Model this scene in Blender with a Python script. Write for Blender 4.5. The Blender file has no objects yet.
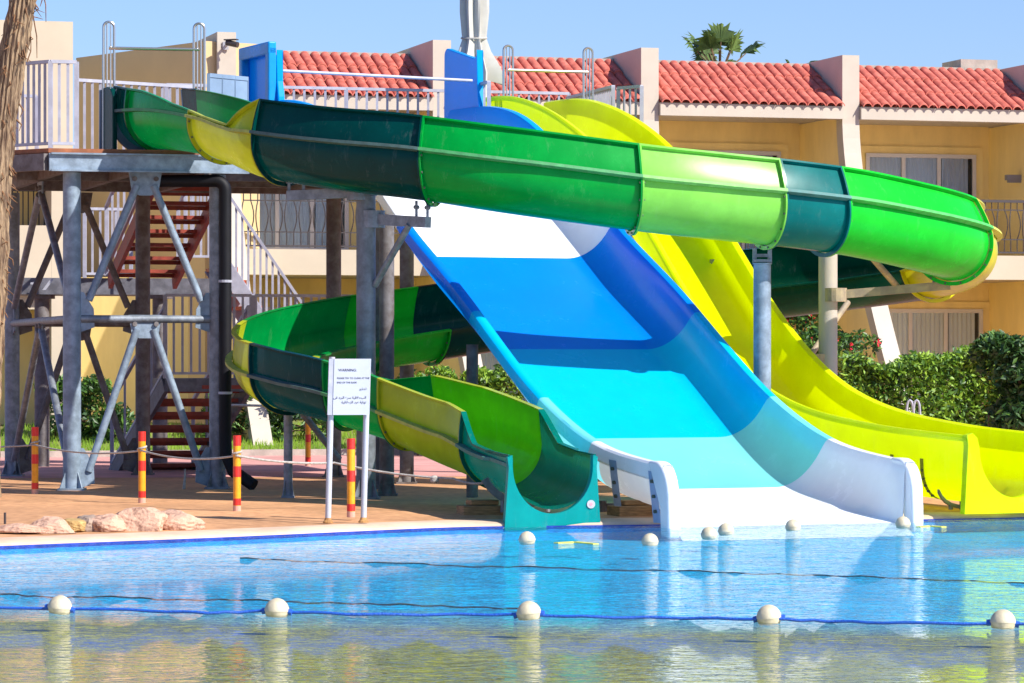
import bpy, bmesh, math, random
from mathutils import Vector, Matrix
import numpy as np
random.seed(7); np.random.seed(7)
R = math.radians
sc = bpy.context.scene
col = sc.collection
F, H = 3460.0, 1.55            # focal length in pixels of the 1024 wide picture, eye height

def at(px, py, Y):             # picture measurement -> point at distance Y
    return Vector(((px - 512) / F * Y, Y, H - (py - 360) / F * Y))
def ground(px, py, z=0.0):     # picture measurement -> point on the level z
    Y = (H - z) * F / (py - 360)
    return Vector(((px - 512) / F * Y, Y, z))

# ------------------------------------------------------------------ materials
def mat(name, c, rough=.5, var=0.0, scale=3.0, bump=0.0, bscale=30.0, coat=0.0, metal=0.0, spec=.5,
        c2=None, stretch=(1, 1, 1), trans=0.0, lo=.4, hi=.65, scuff=0):
    m = bpy.data.materials.new(name); m.use_nodes = True
    nt = m.node_tree; N = nt.nodes; L = nt.links
    b = N['Principled BSDF']
    b.inputs['Base Color'].default_value = (*c, 1)
    b.inputs['Roughness'].default_value = rough
    b.inputs['Metallic'].default_value = metal
    b.inputs['Specular IOR Level'].default_value = spec
    b.inputs['Coat Weight'].default_value = coat
    b.inputs['Coat Roughness'].default_value = .08
    tc = N.new('ShaderNodeTexCoord'); mp = N.new('ShaderNodeMapping')
    mp.inputs['Scale'].default_value = stretch
    L.new(tc.outputs['Object'], mp.inputs['Vector'])
    if var > 0 or c2:
        n = N.new('ShaderNodeTexNoise'); n.inputs['Scale'].default_value = scale
        n.inputs['Detail'].default_value = 6; n.inputs['Roughness'].default_value = .65
        L.new(mp.outputs[0], n.inputs['Vector'])
        r = N.new('ShaderNodeValToRGB')
        r.color_ramp.elements[0].position = lo; r.color_ramp.elements[1].position = hi
        d = c2 if c2 else tuple(x * (1 - var) for x in c)
        r.color_ramp.elements[0].color = (*d, 1)
        r.color_ramp.elements[1].color = (*(c if c2 else tuple(min(1, x * (1 + var * .4)) for x in c)), 1)
        L.new(n.outputs['Fac'], r.inputs['Fac']); L.new(r.outputs['Color'], b.inputs['Base Color'])
        n3 = N.new('ShaderNodeMapRange'); n3.inputs['To Min'].default_value = rough * .8
        n3.inputs['To Max'].default_value = min(1, rough * 1.35)
        L.new(n.outputs['Fac'], n3.inputs['Value']); L.new(n3.outputs[0], b.inputs['Roughness'])
    if scuff > 0:                  # pale scuffs and lime runs, drawn out downwards
        src = b.inputs['Base Color'].links[0].from_socket
        m2 = N.new('ShaderNodeMapping'); m2.inputs['Scale'].default_value = (5, 5, 1.1); L.new(tc.outputs['Object'], m2.inputs['Vector'])
        n4 = N.new('ShaderNodeTexNoise'); n4.inputs['Scale'].default_value = 2.2; n4.inputs['Detail'].default_value = 9; n4.inputs['Roughness'].default_value = .75
        L.new(m2.outputs[0], n4.inputs['Vector'])
        mr = N.new('ShaderNodeMapRange'); mr.inputs['From Min'].default_value = .56; mr.inputs['From Max'].default_value = .74; mr.inputs['To Max'].default_value = scuff
        L.new(n4.outputs['Fac'], mr.inputs['Value'])
        mc = N.new('ShaderNodeMix'); mc.data_type = 'RGBA'; mc.inputs[7].default_value = (.50, .52, .50, 1)
        L.new(mr.outputs[0], mc.inputs[0]); L.new(src, mc.inputs[6]); L.new(mc.outputs[2], b.inputs['Base Color'])
    if bump > 0:
        n2 = N.new('ShaderNodeTexNoise'); n2.inputs['Scale'].default_value = bscale
        n2.inputs['Detail'].default_value = 5
        L.new(mp.outputs[0], n2.inputs['Vector'])
        bp = N.new('ShaderNodeBump'); bp.inputs['Strength'].default_value = bump
        bp.inputs['Distance'].default_value = .02
        L.new(n2.outputs['Fac'], bp.inputs['Height']); L.new(bp.outputs[0], b.inputs['Normal'])
    if trans > 0:
        tr = N.new('ShaderNodeBsdfTranslucent'); mx = N.new('ShaderNodeMixShader')
        mx.inputs[0].default_value = trans
        if b.inputs['Base Color'].is_linked:
            L.new(b.inputs['Base Color'].links[0].from_socket, tr.inputs['Color'])
        else:
            tr.inputs['Color'].default_value = (*c, 1)
        L.new(b.outputs[0], mx.inputs[1]); L.new(tr.outputs[0], mx.inputs[2])
        L.new(mx.outputs[0], N['Material Output'].inputs['Surface'])
    return m

GC = {}; GCOL = {}
def gel(name, c, trans=.22, scuff=.09, var=.14):   # glossy glass-fibre gel coat
    if name not in GC:
        GCOL['gelcoat_' + name] = c
        GC[name] = mat('gelcoat_' + name, c, .24, var=var, scale=2.3, coat=.08, spec=.15, trans=trans, bump=.03, bscale=4, scuff=scuff)
    return GC[name]
M = {}
M['galv'] = mat('galvanised_steel', (.24, .27, .32), .5, var=.35, scale=9, metal=.35, bump=.1, bscale=60)
M['galv_blue'] = mat('weathered_blue_grey_steel', (.25, .32, .41), .5, var=.35, scale=6, metal=.15, bump=.1)
M['galv_dark'] = mat('shadowed_grey_steel', (.20, .22, .26), .5, c2=(.12, .13, .15), scale=7, metal=.2, bump=.1)  # grey steel darkened so its colour carries the shade on the post
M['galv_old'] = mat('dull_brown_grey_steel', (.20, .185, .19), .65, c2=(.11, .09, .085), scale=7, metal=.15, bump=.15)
M['rail'] = mat('pale_painted_steel', (.42, .42, .50), .4, var=.15, scale=8)
M['chrome'] = mat('stainless_steel', (.50, .48, .46), .22, metal=.85)
M['rust'] = mat('red_oxide_steel', (.34, .055, .03), .55, c2=(.20, .03, .02), scale=8, bump=.15)
M['tread_sunlit'] = mat('sunlit_red_tread', (.62, .10, .03), .55, var=.3, scale=10)  # red treads with the sunlight on them put into the colour
M['stringer'] = mat('dark_grey_steel', (.15, .15, .18), .5, var=.35, scale=7, metal=.2)
M['black_pipe'] = mat('black_plastic', (.006, .006, .010), .55, spec=.25, var=.3, scale=4)
M['white'] = mat('white_paint', (.46, .46, .50), .4, var=.06)
M['signw'] = mat('sign_white', (.46, .47, .52), .35, var=.04)
M['ink'] = mat('faded_ink', (.05, .035, .09), .6)
M['red'] = mat('red_paint', (.72, .03, .02), .4, var=.15, scale=12)
M['amber'] = mat('amber_paint', (.85, .36, .01), .45, var=.15, scale=12)
M['rope'] = mat('pale_rope', (.46, .43, .39), .8, var=.3, scale=40, bump=.4, bscale=90)
M['rope_blue'] = mat('blue_rope', (.015, .10, .50), .5, bump=.5, bscale=60)
M['rope_dark'] = mat('dark_rope', (.05, .055, .05), .8, var=.4, scale=20)
M['float'] = mat('cream_float', (.60, .53, .38), .5, c2=(.42, .35, .22), scale=7, bump=.15, lo=.3, hi=.6)
M['rock'] = mat('pink_sandstone', (.58, .35, .24), .9, c2=(.24, .12, .08), scale=7, bump=1.0, bscale=18, lo=.36, hi=.50)
M['rock_d'] = mat('grey_brown_stone', (.44, .31, .23), .9, c2=(.16, .12, .10), scale=5, bump=.9, bscale=14)
M['rock_y'] = mat('ochre_stone', (.58, .38, .14), .9, c2=(.28, .18, .07), scale=5, bump=.9, bscale=14)
M['yellow_wall'] = mat('yellow_render', (.96, .74, .30), .85, var=.12, scale=1.3, bump=.12, bscale=120, stretch=(1, 1, .3))
M['tan_wall'] = mat('tan_render', (.58, .44, .23), .85, var=.06, scale=.8, bump=.12, bscale=120)
M['cream'] = mat('cream_render', (.54, .46, .34), .85, var=.07, scale=.9, bump=.12, bscale=120)
M['ivory'] = mat('ivory_render', (.52, .46, .38), .85, var=.08, scale=1.2, bump=.12, bscale=120)
M['tile'] = mat('red_clay_tile', (.62, .17, .12), .7, c2=(.40, .085, .055), scale=6, bump=.2, bscale=50)
M['tileb'] = mat('roof_backing', (.30, .05, .04), .8)
M['frame'] = mat('white_aluminium', (.68, .64, .62), .4, var=.05)
M['iron'] = mat('wrought_iron', (.05, .04, .04), .5)
M['lamp'] = mat('lamp_grey', (.25, .22, .2), .4)
M['trunk'] = mat('palm_bark', (.36, .25, .15), .95, c2=(.09, .05, .03), scale=9, bump=1.0, bscale=22, stretch=(3, 3, .35), lo=.38, hi=.6)
M['fibre'] = mat('dry_palm_fibre', (.28, .14, .065), .95, c2=(.10, .045, .02), scale=14)
M['leaf'] = mat('hedge_leaf', (.15, .30, .035), .45, c2=(.07, .16, .02), scale=2.2, trans=.22)
M['leaf_l'] = mat('bright_hedge_leaf', (.36, .54, .05), .45, c2=(.20, .36, .03), scale=2.2, trans=.25)
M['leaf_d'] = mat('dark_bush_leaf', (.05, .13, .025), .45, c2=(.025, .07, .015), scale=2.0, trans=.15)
M['flower'] = mat('red_bloom', (.75, .02, .04), .6, trans=.2)
M['palm_leaf'] = mat('palm_leaf', (.14, .22, .05), .5, c2=(.07, .12, .03), scale=2, trans=.15)
M['twig'] = mat('twig_bark', (.16, .10, .06), .9)
M['canvas'] = mat('white_canvas', (.58, .56, .52), .85, var=.08, scale=5, trans=.15)
M['panel'] = mat('blue_grey_sheet', (.20, .29, .42), .45, var=.15, scale=2)
M['wood'] = mat('timber_block', (.42, .24, .10), .8, var=.4, scale=8, stretch=(1, 1, 6))
M['deckplank'] = mat('platform_edge', (.36, .12, .05), .7, var=.3, scale=6)
M['concrete'] = mat('concrete', (.42, .36, .31), .9, var=.2, scale=4, bump=.2)

def glassy(name, c, rough):
    m = bpy.data.materials.new(name); m.use_nodes = True
    nt = m.node_tree; N = nt.nodes; L = nt.links
    b = N['Principled BSDF']; tr = N.new('ShaderNodeBsdfTransparent'); gl = N.new('ShaderNodeBsdfGlossy')
    fr = N.new('ShaderNodeFresnel'); fr.inputs['IOR'].default_value = 1.45
    gl.inputs['Roughness'].default_value = rough; tr.inputs['Color'].default_value = (*c, 1)
    mx = N.new('ShaderNodeMixShader')
    L.new(fr.outputs[0], mx.inputs[0]); L.new(tr.outputs[0], mx.inputs[1]); L.new(gl.outputs[0], mx.inputs[2])
    L.new(mx.outputs[0], N['Material Output'].inputs['Surface'])
    return m
M['glass'] = glassy('window_glass', (.80, .83, .83), .03)

def curtain_mat():
    m = bpy.data.materials.new('pleated_curtain'); m.use_nodes = True
    nt = m.node_tree; N = nt.nodes; L = nt.links; b = N['Principled BSDF']
    b.inputs['Roughness'].default_value = .9
    tc = N.new('ShaderNodeTexCoord'); n = N.new('ShaderNodeTexNoise'); n.inputs['Scale'].default_value = 5
    mp = N.new('ShaderNodeMapping'); mp.inputs['Scale'].default_value = (1.5, 1.5, .1)
    L.new(tc.outputs['Object'], mp.inputs[0]); L.new(mp.outputs[0], n.inputs['Vector'])
    r = N.new('ShaderNodeValToRGB')
    r.color_ramp.elements[0].color = (.66, .67, .69, 1); r.color_ramp.elements[1].color = (.88, .89, .91, 1)
    L.new(n.outputs['Fac'], r.inputs[0]); L.new(r.outputs[0], b.inputs['Base Color'])
    return m
M['curtain'] = curtain_mat()

# ------------------------------------------------------------------ mesh builder
OFF = {}
class MB:
    def __init__(s): s.v = []; s.f = []; s.m = []
    def add(s, vs, fs, mi=0):
        o = len(s.v); s.v += [tuple(v) for v in vs]
        for f in fs: s.f.append(tuple(i + o for i in f)); s.m.append(mi)
    def box(s, c, size, rot=0.0, mi=0, bevel=0.0):
        x, y, z = (size[0] / 2, size[1] / 2, size[2] / 2)
        ca, sa = math.cos(rot), math.sin(rot)
        P = []
        for a, b, d in ((-x,-y,-z),(x,-y,-z),(x,y,-z),(-x,y,-z),(-x,-y,z),(x,-y,z),(x,y,z),(-x,y,z)):
            P.append((c[0] + a*ca - b*sa, c[1] + a*sa + b*ca, c[2] + d))
        s.add(P, [(0,3,2,1),(4,5,6,7),(0,1,5,4),(1,2,6,5),(2,3,7,6),(3,0,4,7)], mi)
    def bar(s, p, q, w, h, mi=0, up=(0, 0, 1)):      # rectangular bar from p to q
        p = Vector(p); q = Vector(q); t = (q - p).normalized(); u = Vector(up)
        if abs(t.dot(u)) > .98: u = Vector((0, 1, 0))
        a = t.cross(u).normalized(); b = a.cross(t).normalized()
        a = a * (w / 2); b = b * (h / 2)
        P = [p-a-b, p+a-b, p+a+b, p-a+b, q-a-b, q+a-b, q+a+b, q-a+b]
        s.add(P, [(0,3,2,1),(4,5,6,7),(0,1,5,4),(1,2,6,5),(2,3,7,6),(3,0,4,7)], mi)
    def tube(s, pts, r, n=8, mi=0, cap=True):
        pts = [Vector(p) for p in pts]; k = len(pts)
        rs = r if isinstance(r, (list, tuple)) else [r] * k
        V = []; prev = None
        for i, p in enumerate(pts):
            t = (pts[min(i+1, k-1)] - pts[max(i-1, 0)]).normalized()
            if prev is None:
                u = Vector((0, 0, 1)) if abs(t.z) < .9 else Vector((1, 0, 0))
                a = t.cross(u).normalized()
            else:
                a = (prev - t * prev.dot(t)).normalized()
            prev = a; b = t.cross(a)
            for j in range(n):
                an = 2 * math.pi * j / n
                V.append(p + (a * math.cos(an) + b * math.sin(an)) * rs[i])
        fs = []
        for i in range(k - 1):
            for j in range(n):
                fs.append((i*n+j, i*n+(j+1) % n, (i+1)*n+(j+1) % n, (i+1)*n+j))
        if cap: fs.append(tuple(range(n))[::-1]); fs.append(tuple((k-1)*n + j for j in range(n)))
        s.add(V, fs, mi)
    def prism(s, poly, d, mi=0):                     # planar 3d polygon pushed along d
        n = len(poly); d = Vector(d); poly = [Vector(p) for p in poly]
        P = poly + [p + d for p in poly]
        s.add(P, [tuple(range(n))[::-1], tuple(n + i for i in range(n))] +
              [(i, (i+1) % n, n + (i+1) % n, n + i) for i in range(n)], mi)
    def strip(s, rows, mi=0, closed=False, caps=False):  # rows of points -> quads
        n = len(rows[0]); V = [p for r in rows for p in r]; fs = []
        for i in range(len(rows) - 1):
            for j in range(n if closed else n - 1):
                fs.append((i*n+j, i*n+(j+1) % n, (i+1)*n+(j+1) % n, (i+1)*n+j))
        if caps:
            fs.append(tuple(range(n))[::-1]); fs.append(tuple((len(rows)-1)*n + j for j in range(n)))
        s.add(V, fs, mi)
    def lathe(s, c, prof, n=16, mi=0):
        rows = [[(c[0] + r*math.cos(2*math.pi*j/n), c[1] + r*math.sin(2*math.pi*j/n), c[2] + z) for j in range(n)] for r, z in prof]
        s.strip(rows, mi, closed=True, caps=True)
    def islands(s):
        par = list(range(len(s.v)))
        def fd(a):
            while par[a] != a: par[a] = par[par[a]]; a = par[a]
            return a
        for f in s.f:
            r = fd(f[0])
            for i in f[1:]: par[fd(i)] = r
        gr = {}
        for f, m_ in zip(s.f, s.m): gr.setdefault(fd(f[0]), []).append((f, m_))
        out = []
        for fs in gr.values():
            mb = MB(); ix = {}
            for f, m_ in fs:
                for i in f:
                    if i not in ix: ix[i] = len(mb.v); mb.v.append(s.v[i])
                mb.f.append(tuple(ix[i] for i in f)); mb.m.append(m_)
            out.append(mb)
        return out
    def build_each(s, name, mats, parent=None, **kw):
        return [mb.build(name, mats, parent, **kw) for mb in s.islands()]
    def build(s, name, mats, parent=None, smooth=False, recalc=True, bevel=0.0):
        if not isinstance(mats, (list, tuple)): mats = [mats]
        off = OFF.get(parent.name, Vector()) if parent else Vector()
        me = bpy.data.meshes.new(name)
        me.from_pydata([(x - off.x, y - off.y, z - off.z) for x, y, z in s.v], [], s.f)
        for m_ in mats: me.materials.append(m_)
        me.polygons.foreach_set('material_index', s.m)
        if recalc:
            bm = bmesh.new(); bm.from_mesh(me); bmesh.ops.recalc_face_normals(bm, faces=bm.faces); bm.to_mesh(me); bm.free()
        if smooth:
            me.polygons.foreach_set('use_smooth', [True] * len(me.polygons))
            me.set_sharp_from_angle(angle=R(38))
        me.update()
        o = bpy.data.objects.new(name, me); col.objects.link(o)
        if parent: o.parent = parent; OFF[o.name] = off
        else: OFF[o.name] = Vector()
        if bevel > 0:
            bv = o.modifiers.new('bevel', 'BEVEL'); bv.width = bevel; bv.segments = 2; bv.limit_method = 'ANGLE'
        return o

def tag(o, label=None, cat=None, group=None, kind=None):
    if label: o['label'] = label
    if cat: o['category'] = cat
    if group: o['group'] = group
    if kind: o['kind'] = kind
    return o
def thing(name, label, cat, loc, group=None):
    o = bpy.data.objects.new(name, None); col.objects.link(o); o.location = loc
    o.empty_display_size = .2; OFF[o.name] = Vector(loc)
    return tag(o, label, cat, group)
def copy_tree(o, parent=None):
    c = o.copy(); col.objects.link(c)
    if parent: c.parent = parent
    for ch in list(o.children): copy_tree(ch, c)
    return c

def interp(tab, s):
    if s <= tab[0][0]: return tab[0][1]
    for (a, x), (b, y) in zip(tab, tab[1:]):
        if s <= b: return x + (y - x) * (s - a) / (b - a)
    return tab[-1][1]
def smooth_tab(tab, n=220, k=5):
    a, b = tab[0][0], tab[-1][0]
    xs = [a + (b - a) * i / n for i in range(n + 1)]
    ys = [interp(tab, x) for x in xs]
    for _ in range(k):
        ys = [ys[0]] + [(ys[i-1] + 2*ys[i] + ys[i+1]) / 4 if 0 < i < n else ys[i] for i in range(1, n)] + [ys[n]]
        for w in (2, 4):
            ys = [ys[i] if i < w or i > n - w else (ys[i-w] + ys[i] + ys[i+w]) / 3 for i in range(n + 1)]
    return list(zip(xs, ys))

# ------------------------------------------------------------------ camera, light
cam = bpy.data.cameras.new('camera'); co = bpy.data.objects.new('camera', cam); col.objects.link(co)
co.location = (0, 0, H); co.rotation_euler = (R(90), 0, 0)
cam.sensor_width = 36; cam.lens = F / 1024 * 36; cam.shift_y = 18.5 / 1024
cam.clip_start = .5; cam.clip_end = 3000
sc.camera = co
SUN = Vector((1.0, -.60, 1.0)).normalized()
sl = bpy.data.lights.new('sun', 'SUN'); so = bpy.data.objects.new('sun', sl); col.objects.link(so)
sl.energy = 4.8; sl.angle = R(.53); sl.color = (1, .95, .86)
so.rotation_euler = SUN.to_track_quat('Z', 'Y').to_euler(); so.location = (20, -20, 30)
w = bpy.data.worlds.new('World'); sc.world = w; w.use_nodes = True
nt = w.node_tree; bg = nt.nodes['Background']
sky = nt.nodes.new('ShaderNodeTexSky'); sky.sky_type = 'NISHITA'; sky.sun_disc = False
sky.sun_elevation = math.asin(SUN.z); sky.sun_rotation = math.atan2(SUN.x, SUN.y)
sky.air_density = 1.0; sky.dust_density = .6; sky.ozone_density = 2.0
tint = nt.nodes.new('ShaderNodeMix'); tint.data_type = 'RGBA'; tint.blend_type = 'MULTIPLY'; tint.inputs[0].default_value = 1
tint.inputs[7].default_value = (.62, .73, 1.03, 1)
nt.links.new(sky.outputs[0], tint.inputs[6]); nt.links.new(tint.outputs[2], bg.inputs[0]); bg.inputs[1].default_value = .105
sc.view_settings.view_transform = 'Standard'; sc.view_settings.look = 'None'
sc.view_settings.exposure = .70; sc.view_settings.gamma = 1
sc.cycles.max_bounces = 8; sc.cycles.transparent_max_bounces = 12
# ------------------------------------------------------------------ green spiral flume
RF = .44
#        x      y      zc    bank  outer inner   (side wall above the half pipe)
PATH = [(-4.41, 42.15, 4.56,  0, .30, .30), (-4.02, 41.35, 4.50,  3, .22, .28), (-3.60, 40.65, 4.40,  5, .10, .26),
        (-3.15, 39.90, 4.24,  8, .03, .24), (-2.82, 39.30, 4.08, 10, .04, .20), (-2.57, 38.95, 4.00, 11, .38, .15),
        (-1.85, 38.35, 3.86, 12, .38, .03), (-1.00, 37.92, 3.74, 13, .38, .03), (0.00, 37.75, 3.58, 14, .38, .03),
        (1.40, 37.97, 3.40, 15, .38, .03), (2.20, 38.20, 3.32, 16, .38, .03), (3.00, 38.52, 3.25, 17, .38, .03),
        (3.80, 38.97, 3.16, 18, .38, .03), (4.60, 39.60, 3.02, 20, .38, .03), (5.12, 40.35, 2.92, 20, .38, .03),
        (5.32, 41.15, 2.82, 20, .38, .03), (5.12, 42.05, 2.74, 18, .38, .03), (4.50, 42.75, 2.65, 15, .38, .03),
        (3.60, 43.10, 2.54, 12, .38, .03), (2.50, 43.20, 2.42, 12, .38, .03), (1.20, 42.95, 2.27, 12, .38, .03),
        (0.00, 42.50, 2.12, 12, .38, .03), (-1.05, 41.95, 1.96, 12, .38, .03), (-1.90, 41.30, 1.82, 12, .38, .03),
        (-2.52, 40.45, 1.68, 10, .36, .03), (-2.74, 39.60, 1.56, 4, .34, .03), (-2.62, 38.85, 1.46, -4, .34, .03),
        (-2.20, 38.25, 1.36, -8, .34, .03), (-1.60, 37.85, 1.20, -8, .34, .05), (-1.10, 37.50, 1.04, -6, .34, .28),
        (-.62, 36.98, .86, -3, .34, .36), (-.30, 36.48, .75, 0, .34, .36), (-.10, 36.05, .67, 0, .33, .35),
        (.06, 35.55, .60, 0, .08, .08), (.24, 34.90, .55, 0, .07, .07), (.40, 34.28, .51, 0, .09, .09)]
def catmull(P, n=14):
    P = [np.array(p, float) for p in P]; out = []
    for i in range(len(P) - 1):
        a = P[max(i-1, 0)]; b = P[i]; c = P[i+1]; d = P[min(i+2, len(P)-1)]
        for k in range(n):
            t = k / n
            q = .5 * (2*b + (c-a)*t + (2*a-5*b+4*c-d)*t*t + (3*b-a-3*c+d)*t**3)
            lin = b + (c - b) * t
            q[3:] = lin[3:]
            out.append(q)
    out.append(P[-1]); return np.array(out)
FP = catmull(PATH)
FT = np.gradient(FP[:, :2], axis=0); FT /= np.linalg.norm(FT, axis=1)[:, None]
def fframe(i):
    c = Vector(FP[i, :3]); t = FT[i]; n = Vector((t[1], -t[0], 0)); be = R(FP[i, 3])
    N = n * math.cos(be) + Vector((0, 0, math.sin(be)))
    U = Vector((0, 0, math.cos(be))) - n * math.sin(be)
    return c, N, U, FP[i, 4], FP[i, 5]
def fprofile(i, grow=0.0):
    c, N, U, eo, ei = fframe(i); r = RF + grow; P = []
    for k in range(4):                                   # inner side wall, leaning in a little
        h = ei * (1 - k / 4); P.append(c - N * (r - .10 * h) + U * h)
    for k in range(25):
        an = math.pi + math.pi * k / 24
        P.append(c + N * (r * math.cos(an)) + U * (r * math.sin(an)))
    for k in range(1, 6):
        h = eo * k / 5; P.append(c + N * (r - .28 * h * h) + U * h)
    return P
def near(x, y, lo=0):
    return lo + int(np.argmin((FP[lo:, 0] - x)**2 + (FP[lo:, 1] - y)**2))
ni = len(FP) - 1
CUT = [0, near(-4.2, 41.75), near(-3.35, 40.2), near(-2.57, 38.95), near(-.85, 37.88), near(1.30, 37.95), near(2.80, 38.43),
       near(3.52, 38.8), near(5.10, 40.4), near(5.12, 42.05), near(1.9, 43.1), near(.2, 42.6), near(-1.0, 42.0), near(-1.75, 41.45),
       near(-2.70, 39.9), near(-2.50, 38.60), near(-1.83, 38.0, near(-2.5, 38.6)), near(-1.12, 37.52, near(-2.5, 38.6)), near(-.10, 36.05), ni]
TEAL, GRN, OLV = (0, .050, .045), (0, .27, .035), (.50, .54, .02)
SEC = [('deep_teal', TEAL), ('mid_green', (0, .28, .05)), ('olive', OLV), ('deep_teal', TEAL), ('emerald', (0, .31, .04)),
       ('pale_green', (.24, .66, .09)), ('sea_blue', (0, .15, .145)), ('bright_green', (.01, .54, .03)), ('sun_yellow', (.66, .62, .01)),
       ('pine', (0, .06, .035)), ('mid_green', None), ('deep_teal', None), ('bright_green', None), ('mid_green', None),
       ('olive', None), ('navy_teal', (0, .05, .055)), ('mid_green', None), ('lime_olive', (.44, .52, .02)), ('teal_exit', (0, .17, .13))]
flume = thing('spiral_water_slide', 'long open spiral flume in patchwork green, teal and olive sections curling over the other slides',
              'water slide', (-4.41, 42.15, 4.1))
LIMEIN = gel('lime_inside', (.22, .72, .01), .3)
bolt_m = mat('dark_bolt', (.10, .11, .08), .5)
RIB = {}
def rib_of(m):                 # sunlit top of the bolted seams put into a paler tone of their section
    if m.name not in RIB:
        c = GCOL[m.name]; g = .36
        RIB[m.name] = mat('sunlit_rib_' + m.name, tuple(x * .72 + g * .22 * k for x, k in zip(c, (.8, 1.05, .95))), .6, var=.25, scale=9)
    return RIB[m.name]
for k in range(len(CUT) - 1):
    a, b = CUT[k], CUT[k+1]; nm, c = SEC[k]; m_out = gel(nm, c)
    idx = list(range(a, b + 1)); b_ = MB()
    mats = [m_out, LIMEIN if nm == 'lime_olive' else m_out, bolt_m]
    outer = [fprofile(i, .012) for i in idx]; inner = [fprofile(i, 0) for i in idx]
    b_.strip(inner, 1)
    if nm == 'lime_olive':
        b_.strip(outer, 0)
        for e in (0, -1): b_.strip([outer[e], inner[e]], 0)
    # lips along both upper edges
    for side in (0, 1):
        rows = []
        for i, pr in zip(idx, inner):
            cc, N, U, eo, ei = fframe(i); p = pr[-1] if side else pr[0]; sg = N if side else -N
            u = U; wd = (.05 if side else .06) * (1 if i < ni - 16 else .3)
            rows.append([p - sg*.006 + u*.016, p + sg*wd + u*.016, p + sg*wd - u*.006, p + sg*.013 - u*.02])
        b_.strip(rows, 0, closed=True, caps=True)
    # mid-height joint rib on the outer side
    rows = []; rb_ = MB()
    for i in idx:
        cc, N, U, eo, ei = fframe(i)
        if eo < .04: wd = .055
        else: wd = .075
        if i > ni - 16: wd = .018
        p = cc + N * (RF + .010)
        rows.append([p + U*.022, p + N*wd + U*.017, p + N*wd - U*.017, p - U*.022])
    rb_.strip(rows, 0, closed=True, caps=True)
    # bolted ring flanges at the section joints
    for i, sgn in ((a, 1), (b, -1)):
        if (k == 0 and i == a): continue
        if i == ni: continue
        T = Vector((FT[i][0], FT[i][1], 0)) * (.020 * sgn); T0 = T * .05
        p0 = fprofile(i, .010); p1 = fprofile(i, .055 if k < 16 else .05)
        rows = [[u + T0 for u in p0], [u + T0 for u in p1], [u + T for u in p1], [u + T for u in p0]]
        b_.strip(rows, 0)
        if nm in ('olive', 'lime_olive', 'pale_green', 'bright_green', 'emerald'):
            pb = fprofile(i, .034)
            for j in range(6, 28, 3):
                cpt = pb[j] + T * 1.15
                b_.tube([cpt - T * .25, cpt + T * .45], .013, 6, 2)
    so_ = b_.build('flume_section', mats, flume, smooth=True, recalc=False)
    rb_.build('joint_rib', rib_of(m_out), so_, smooth=True)
# entrance flange and the teal exit plate
b_ = MB(); p0 = fprofile(0, -.002); p1 = fprofile(0, .09); T = Vector((FT[0][0], FT[0][1], 0)) * .04
b_.strip([[p for p in p0], [p for p in p1], [p - T for p in p1], [p - T for p in p0], [p for p in p0]])
b_.build('entrance_flange', M['panel'], flume, smooth=True)
for (x, y, top, m_) in ((-4.92, 42.02, 4.86, 'deep_teal'), (-3.90, 42.26, 4.86, 'deep_teal')):
    b_ = MB(); f_ = Vector((FT[0][0], FT[0][1], 0)); n_ = Vector((-FT[0][1], FT[0][0], 0)) * .03; o_ = Vector((x, y, 0)) - f_*.12
    pts = [o_ + Vector((0, 0, 4.07)), o_ + f_*.42 + Vector((0, 0, 4.09)), o_ + f_*.42 + Vector((0, 0, top - .12)), o_ + f_*.34 + Vector((0, 0, top - .03)), o_ + f_*.22 + Vector((0, 0, top)), o_ + Vector((0, 0, top))]
    b_.prism([p - n_ for p in pts], n_*2); b_.build('entrance_cheek', GC[m_], flume, bevel=.012)
    b_ = MB(); b_.box((x + n_.x - f_.x*.13, y - f_.y*.13 + n_.y, 4.46), (.16, .03, .76), R(16)); b_.build('cheek_flange', M['panel'], flume)

def exit_plate(c, th, wid, top, r_in, zin, zbot, thick, flare=.05):
    """U shaped end plate standing across a flume mouth; th = heading away from straight at the viewer."""
    a = Vector((math.cos(th), math.sin(th), 0)); f = Vector((math.sin(th), -math.cos(th), 0)); n = 28
    inn, out = [], []
    for k in range(n + 1):
        an = math.pi + math.pi * k / n
        e = 1.0
        x = r_in * math.cos(an); z = zin + (top - zin) * 0 + (zin - (zbot + .16)) * math.sin(an)
        inn.append((x, z))
    inn = [(-r_in - flare - .004, top), (-r_in - flare*.35, top - .05)] + inn + [(r_in + flare*.35, top - .05), (r_in + flare + .004, top)]
    h = wid / 2; m_ = len(inn)
    for j in range(m_):
        t = j / (m_ - 1)
        if t < .25: q = t / .25; out.append((-h + .05 * (1 - q), top - .03 + (zbot - top + .03) * q))
        elif t > .75: q = (t - .75) / .25; out.append((h - .05 * q, zbot + (top - .03 - zbot) * q))
        else: q = (t - .25) / .5; out.append((-h + wid * q, zbot))
    out[0] = (-h + .03, top - .02); out[-1] = (h - .03, top - .02)
    P = lambda x, z, d: Vector(c) + a * x + f * d + Vector((0, 0, z))
    rows = [[P(x, z, -thick) for x, z in inn], [P(x, z, .0) for x, z in inn], [P(x*1.02, z, .018) for x, z in inn],
            [P(x, z, .018) for x, z in out], [P(x, z, -thick) for x, z in out], [P(x, z, -thick) for x, z in inn]]
    mb = MB(); mb.strip(rows)
    for e in (0, -1):
        mb.add([r[e] for r in rows[:5]], [(0, 1, 2, 3, 4)])
    return mb, P
mb, P = exit_plate((.40, 34.24, 0), R(15), .99, .61, .405, .50, -.13, .07, flare=0)
pl = mb.build('exit_plate', gel('teal_plate', (0, .34, .32)), flume, smooth=True)
s_ = MB(); q = P(.39, .12, .024)
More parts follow.
